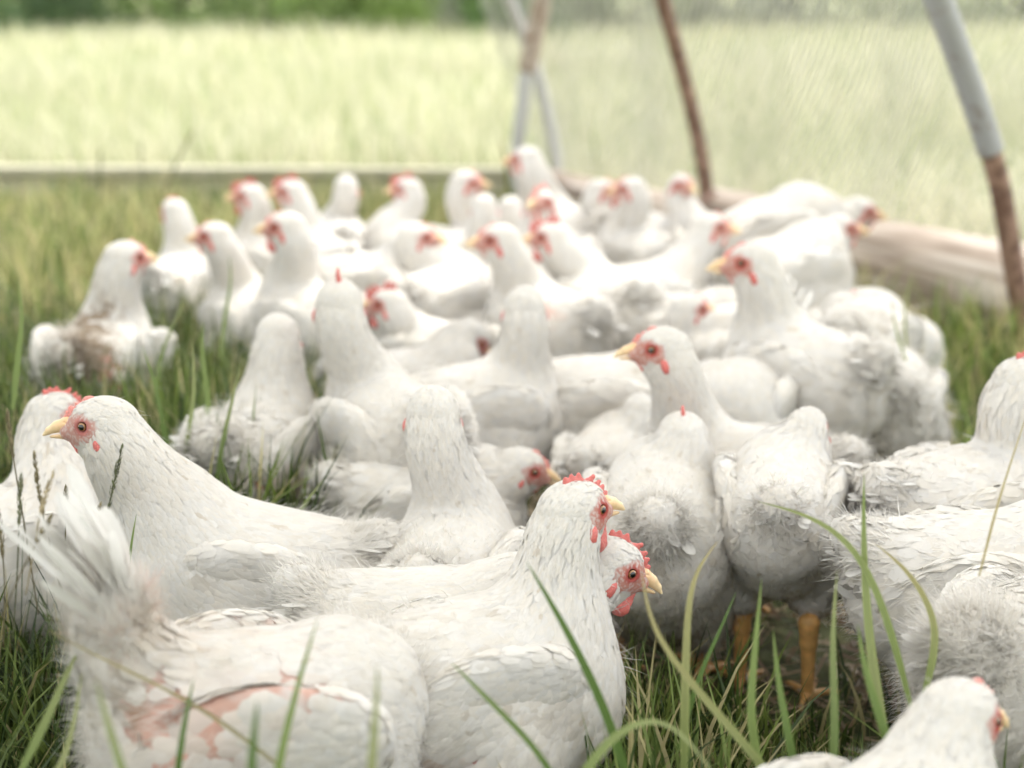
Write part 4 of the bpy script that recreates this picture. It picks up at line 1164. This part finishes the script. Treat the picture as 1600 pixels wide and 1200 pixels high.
hb([(1390, 1180, 1.22), (1365, 1060, 1.24), (1352, 930, 1.27), (1349, 830, 1.30), (1350, 740, 1.34)], .0052, GC, GB, "tall pale blade rising in front of the right hand fluff")
hb([(1425, 1110, 1.24), (1400, 1010, 1.25), (1365, 900, 1.27), (1320, 835, 1.30), (1255, 800, 1.33), (1185, 784, 1.36)], .0040, GB, GC, "long thin blade bowing left in front of the orange legged hen")
hb([(1440, 1100, 1.24), (1462, 1020, 1.25), (1462, 960, 1.27), (1420, 890, 1.30), (1368, 850, 1.33)], .0042, GB, GS, "blade with a brown kinked tip in front of the ruffled hen")
hb([(1300, 1260, 1.16), (1305, 1120, 1.18), (1300, 1000, 1.20), (1308, 890, 1.24)], .0042, GA, GC, "straight upright blade between the right hand legs")
hb([(1195, 1240, 1.18), (1170, 1120, 1.19), (1180, 1010, 1.21), (1190, 905, 1.25)], .0046, GB, GB, "upright blade just left of the thick orange leg")
hb([(1250, 1250, 1.17), (1232, 1150, 1.18), (1215, 1060, 1.20), (1208, 985, 1.23)], .0042, GA, GB, "short broad blade just right of the upright one by the orange leg")
hb([(1420, 1270, 1.13), (1385, 1150, 1.14), (1352, 1050, 1.16), (1340, 975, 1.19)], .0048, GA, GB, "broad blade leaning left near the bottom right hen")
hb([(270, 1290, 1.06), (280, 1180, 1.06), (292, 1110, 1.08), (303, 1060, 1.10)], .0032, GA, GA, "short dark blade in front of the pink patched hen")
hb([(420, 1290, 1.00), (440, 1170, 1.02), (468, 1060, 1.05), (497, 965, 1.08)], .0036, GB, GB, "tall thin blade leaning right over the pink patched hen's wing")
hb([(395, 1290, .92), (392, 1200, .93), (398, 1140, .94), (402, 1095, .95)], .0040, GA, GA, "stubby blurred blade at the bottom left of centre")
hb([(575, 1290, .92), (582, 1180, .93), (588, 1100, .94), (590, 1040, .95)], .0034, GC, GC, "pale blurred blade in front of the fluffy rump at bottom centre")
hb([(215, 1290, .92), (190, 1200, .93), (165, 1120, .95), (150, 1060, .97)], .0034, GB, GC, "pale blurred blade leaning left over the bottom left hen")
hb([(475, 1230, 1.06), (380, 1150, 1.08), (280, 1085, 1.10), (160, 1030, 1.13), (75, 985, 1.16)], .0018, (.22, .2, .1), GS, "thin dry stalk lying slantwise over the pink patched hen")
hb([(198, 950, 1.45), (200, 900, 1.46), (205, 850, 1.47), (213, 803, 1.49)], .0022, GA, GB, "slim blade standing before the left profile hen's breast")
hb([(335, 800, 1.95), (345, 700, 1.96), (362, 630, 1.98), (375, 572, 2.0)], .0042, GA, GC, "long blade with a yellow tip beside the sore rumped hen")
hb([(300, 790, 2.1), (330, 640, 2.12), (315, 560, 2.15), (318, 500, 2.2)], .0052, GB, GB, "broad light blade behind the left profile hen's neck")
hb([(262, 760, 2.05), (255, 660, 2.06), (240, 590, 2.08), (222, 540, 2.10)], .0040, GA, GB, "broad dark blade leaning left before the stained hen's rump")
hb([(285, 780, 1.98), (292, 690, 2.0), (305, 610, 2.02), (300, 530, 2.05)], .0046, GB, GC, "upright light blade between the stained hen and the sore rumped hen")
hb([(345, 560, 2.5), (350, 500, 2.52), (362, 440, 2.55), (358, 400, 2.6)], .0040, GB, GB, "tall blurred blade before the dull pink faced hen")
hb([(240, 640, 2.3), (248, 570, 2.32), (268, 510, 2.35), (300, 450, 2.4)], .0034, GA, GC, "thin blurred blade leaning right beside the small combed hen")
hb([(20, 640, 2.0), (28, 560, 2.02), (35, 500, 2.05), (30, 440, 2.1)], .0050, GB, GB, "broad blurred blade at the left edge beside the stained hen")
hb([(1410, 640, 2.6), (1418, 560, 2.62), (1412, 490, 2.65), (1425, 420, 2.7)], .0040, GC, GC, "pale blurred blade standing before the log at right")
hb([(1440, 660, 2.5), (1425, 590, 2.5), (1400, 520, 2.52), (1392, 470, 2.55)], .0040, GB, GC, "pale blurred blade leaning left at the foot of the log")
hb([(430, 850, 1.80), (460, 810, 1.80), (485, 775, 1.81), (503, 752, 1.82)], .0034, GA, GC, "short blade leaning right in front of the sore rumped hen")
hb([(1530, 900, 1.28), (1555, 800, 1.30), (1580, 720, 1.33), (1612, 625, 1.37)], .0014, GS, GS, "thin straw stalk leaning right across the right edge hens")
hb([(30, 1210, 1.1), (75, 1120, 1.12), (105, 1050, 1.15), (132, 1000, 1.18)], .0042, GB, GC, "light blade leaning right in the bottom left corner")
hb([(60, 1250, 1.08), (100, 1190, 1.1), (118, 1120, 1.12), (128, 1050, 1.15)], .0030, GC, GC, "second light blade crossing it in the bottom left corner")
# flowering grass stalks at the left
def stalk(pix, headlen, c, label, w=.0007):
    P0 = [at_px(px, py, Y) for px, py, Y in pix]
    c_ = np.array(P0, float); k = len(c_); t = np.linspace(0, k - 1, 26); P = np.stack([np.interp(t, np.arange(k), c_[:, i]) for i in range(3)], 1)
    for _ in range(8): P[1:-1] = (P[:-2] + P[1:-1] * 2 + P[2:]) / 4
    o0 = np.array([P[0][0], P[0][1], 0]); e = empty("grass_stalk", o0); P = P - o0
    V, T, Q = tube_arrays(P, w, 5); link("stem", mesh_np("stem", V, T, M_GRASS, np.tile(np.array(c) * .8, (len(V), 1)), Q=Q), e)
    # spikelets
    seg = np.linalg.norm(np.diff(P, axis=0), axis=1); cum = np.concatenate([[0], np.cumsum(seg)]); L = cum[-1]
    s = rng.uniform(L - headlen, L, 70); q = np.stack([np.interp(s, cum, P[:, i]) for i in range(3)], 1)
    tan = unit(P[-1] - P[-6]); fr = (s - (L - headlen)) / headlen; rad = .0030 * np.sin(math.pi * np.clip(fr, .08, .97)) ** .6
    rd = unit(np.cross(tan, rng.normal(0, 1, (70, 3)))); A = q + rd * rad[:, None] * .25; B = q + rd * rad[:, None] + tan * .0065; S = unit(np.cross(rd, tan)) * .0009
    M = (A + B) / 2 + rd * .0006
    V = np.stack([A, M - S, M + S, B], 1).reshape(-1, 3); T = (np.arange(70)[:, None, None] * 4 + np.array([(0, 1, 2), (1, 3, 2)])[None]).reshape(-1, 3)
    cc = np.repeat(np.array(c) * rng.uniform(.7, 1.3, (70, 1)), 4, 0)
    o = link("seed_head", mesh_np("seed_head", V, T, M_GRASS, cc), e); o['kind'] = 'stuff'
    tag(e, label, "grass stalk", "flowering grass stalks at the left edge")
SB = (.20, .17, .09); SG = (.17, .18, .10); SP = (.45, .38, .24)
stalk([(110, 980, 1.34), (80, 860, 1.35), (62, 780, 1.36), (54, 712, 1.37)], .055, SB, "brown seed stalk with its head against the second left hen's neck")
stalk([(20, 1000, 1.34), (28, 880, 1.34), (30, 800, 1.35), (33, 745, 1.36)], .045, SG, "grey green seed stalk just left of the leaning brown one")
stalk([(60, 960, 1.36), (35, 800, 1.37), (18, 700, 1.38), (12, 646, 1.40)], .045, SB, "seed stalk at the left edge topped by a narrow greenish head")
stalk([(120, 1010, 1.36), (150, 900, 1.38), (172, 780, 1.41), (190, 702, 1.44)], .065, (.10, .11, .05), "dark seed stalk crossing the left profile hen's throat")
stalk([(118, 980, 1.33), (128, 900, 1.34), (142, 830, 1.36), (156, 790, 1.38)], .050, SB, "short brown seed stalk below the dark throat stalk")
stalk([(100, 900, 1.5), (102, 850, 1.5), (103, 800, 1.5), (103, 766, 1.5)], .025, SB, "tiny upright seed stalk in front of the second left hen")
stalk([(40, 930, 1.30), (55, 850, 1.31), (62, 800, 1.32), (82, 742, 1.34)], .045, SP, "straw coloured seed stalk beside the second left hen's neck")
stalk([(5, 1010, 1.34), (8, 920, 1.35), (4, 860, 1.36), (-2, 800, 1.37)], .045, SB, "seed stalk cut by the left edge of the picture")
stalk([(0, 970, 1.25), (30, 900, 1.26), (55, 850, 1.28), (78, 810, 1.30)], .03, SB, "curved thin stalk leaning right at the lower left")
stalk([(240, 330, 5.0), (262, 290, 5.0), (282, 240, 5.0), (302, 205, 5.0)], .10, (.16, .12, .06), "dark blurred dock stalk leaning over the far board", w=.003)
stalk([(155, 330, 4.9), (155, 290, 4.9), (156, 260, 4.9), (158, 232, 4.9)], .10, (.12, .14, .05), "dark blurred upright stalk before the far board", w=.003)
stalk([(228, 330, 4.9), (224, 290, 4.9), (222, 250, 4.9), (220, 220, 4.9)], .08, (.16, .17, .07), "faint blurred stalk between the two dark ones at the far board", w=.002)
hb([(800, 330, 4.4), (795, 290, 4.4), (790, 250, 4.4), (780, 212, 4.4)], .010, (.10, .14, .03), (.2, .16, .06), "dark broad leaf standing beside the tallest back hen")

# ------------------------------------------------------------------ meadow beyond the rails
parts = []
def meadow(n, y0, y1, hmin, hmax, w, seg=2):
    y = np.sqrt(rng.uniform(y0 * y0, y1 * y1, n)); x = rng.uniform(-.62, .62, n) * y
    ok = ~in_pen(x - .18, y - .1); x, y = x[ok], y[ok]; m = len(x)
    pn = vnoise(np.stack([x, y, x * 0], 1), .45, 7); p2 = vnoise(np.stack([x, y, x * 0], 1), 1.6, 3)
    t = np.clip(pn * 1.2 - .1 + (p2 - .5) * .5, 0, 1)[:, None]
    c = np.array([.54, .55, .34]) * (1 - t) + np.array([.71, .69, .51]) * t
    k = rng.random((m, 1)); c = np.where(k < .12, np.array([.75, .70, .52]), np.where(k > .86, np.array([.22, .30, .09]), c)) * rng.uniform(.8, 1.2, (m, 1))
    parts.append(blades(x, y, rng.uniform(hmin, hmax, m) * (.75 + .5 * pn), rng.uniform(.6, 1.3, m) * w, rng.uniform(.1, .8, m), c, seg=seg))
meadow(26000, 2.8, 7.5, .14, .42, .0035, 3)
meadow(34000, 6.0, 14, .20, .50, .006)
meadow(36000, 12, 32, .25, .55, .013)
V, T, C = joinb(parts)
tag(link("meadow_grass", mesh_np("meadow_grass", V, T, M_GRASS, C)), "tall pale yellow green meadow grass beyond the pen", "grass", kind='stuff')

# ------------------------------------------------------------------ shrubs and trees along the far edge of the field
def mat_leaf():
    return mat_vcol("shrub_leaf", .5, .35)
M_LEAF = mat_leaf(); M_BARK = mat_wood("tree_bark", (.06, .05, .035), (.12, .1, .07), (.2, .17, .13), .3)
def shrub(x, y, r, h, col, label, nl=5200, name="hedge_tree"):
    e = empty(name, (x, y, 0)); rg = rng
    tr = [np.array([0, 0, 0]), np.array([.05, 0, h * .3]), np.array([-.08, .05, h * .6]), np.array([0, 0, h * .9])]
    V, T, Q = tube_arrays(tr, [.06, .05, .035, .015], 8)
    Vs, Ts, Qs = [V], [T], [Q]; off = len(V)
    for i in range(7):
        a = rg.random() * 6.28; z = h * rg.uniform(.05, .6); L = r * rg.uniform(.5, .9)
        V, T, Q = tube_arrays([np.array([0, 0, z]), np.array([math.cos(a) * L * .5, math.sin(a) * L * .5, z + .25 * h * .4]), np.array([math.cos(a) * L, math.sin(a) * L, z + .35 * h * .5])], [.045, .03, .01], 6)
        Vs.append(V); Ts.append(T + off); Qs.append(Q + off); off += len(V)
    link("trunk", mesh_np("trunk", np.concatenate(Vs), np.concatenate(Ts), M_BARK, Q=np.concatenate(Qs)), e)
    nc = 34; cc = np.stack([rg.normal(0, r * .48, nc), rg.normal(0, r * .45, nc), rg.uniform(.04, .8, nc) ** 1.4 * h], 1); cr = rg.uniform(.22, .42, nc) * r
    i = rg.integers(0, nc, nl); d = unit(rg.normal(0, 1, (nl, 3))); P = cc[i] + d * (cr[i] * rg.uniform(.6, 1.08, nl))[:, None]; P[:, 2] = np.abs(P[:, 2]) + .05
    u = unit(rg.normal(0, 1, (nl, 3))); v = unit(np.cross(u, rg.normal(0, 1, (nl, 3)))); s = rg.uniform(.035, .075, (nl, 1))
    V = np.stack([P - u * s, P + v * s * .5, P + u * s, P - v * s * .5], 1).reshape(-1, 3)
    kc = np.array(col) * 1.9 * rg.uniform(.6, 1.5, (nc, 1))[i] * rg.uniform(.75, 1.3, (nl, 1))
    o = link("crown", mesh_np("crown", V, None, M_LEAF, np.repeat(kc, 4, 0), Q=(np.arange(nl)[:, None] * 4 + np.arange(4))), e)
    tag(e, label, "tree", "shrubby trees along the far edge of the meadow")
SH = [(-7.6, 25.5, 1.6, 3.0, (.10, .14, .05), "mid green shrubby tree at the far left end of the tree line"),
      (-5.9, 24.0, 1.3, 2.8, (.05, .08, .035), "dark green shrubby tree second from the left in the tree line"),
      (-4.6, 24.6, 1.3, 2.6, (.17, .22, .08), "light green shrub between the dark tree and the broad one"),
      (-3.1, 23.0, 1.5, 3.2, (.11, .15, .06), "broad mid green tree in the left half of the tree line"),
      (-1.7, 22.6, 1.1, 2.4, (.16, .22, .07), "bright fresh green bush left of centre in the tree line"),
      (-.1, 24.5, 1.9, 3.6, (.17, .19, .14), "greyish green willow like tree in the centre of the tree line"),
      (-6.6, 29.5, 2.2, 4.6, (.12, .15, .08), "tall pale green tree behind the left part of the tree line"),
      (-2.4, 29.5, 2.2, 4.8, (.10, .13, .07), "tall mid green tree behind the broad one")]
SH = [(x - 0.35, y, r, h, c, l) for x, y, r, h, c, l in SH]
SH += [(-1.05, 26.6, .9, 2.2, (.20, .20, .16), "small grey green bush right of the fresh green bush"),
      (1.35, 24.5, 1.2, 2.6, (.19, .21, .14), "pale grey tree just left of the dark bush by the corner pipes"),
      (-.05 + .0, 22.2, .0, 0, (0, 0, 0), "")]
SH = [t for t in SH if t[5]]
SH += [(-.15, 21.6, .75, 2.0, (.07, .11, .04), "dark green bush just left of the corner pipes"),
      (2.9, 26.0, 1.5, 3.0, (.20, .21, .17), "pale olive shrub behind the netting right of the corner pipes"),
      (4.6, 27.0, 1.6, 3.2, (.16, .18, .13), "grey green tree behind the netting left of the silver pipe"),
      (6.6, 26.0, 1.6, 3.0, (.20, .22, .15), "light green tree behind the silver pipe"),
      (8.4, 27.0, 1.6, 3.2, (.15, .18, .10), "green tree at the far right end of the tree line")]
for t in SH: shrub(*t)
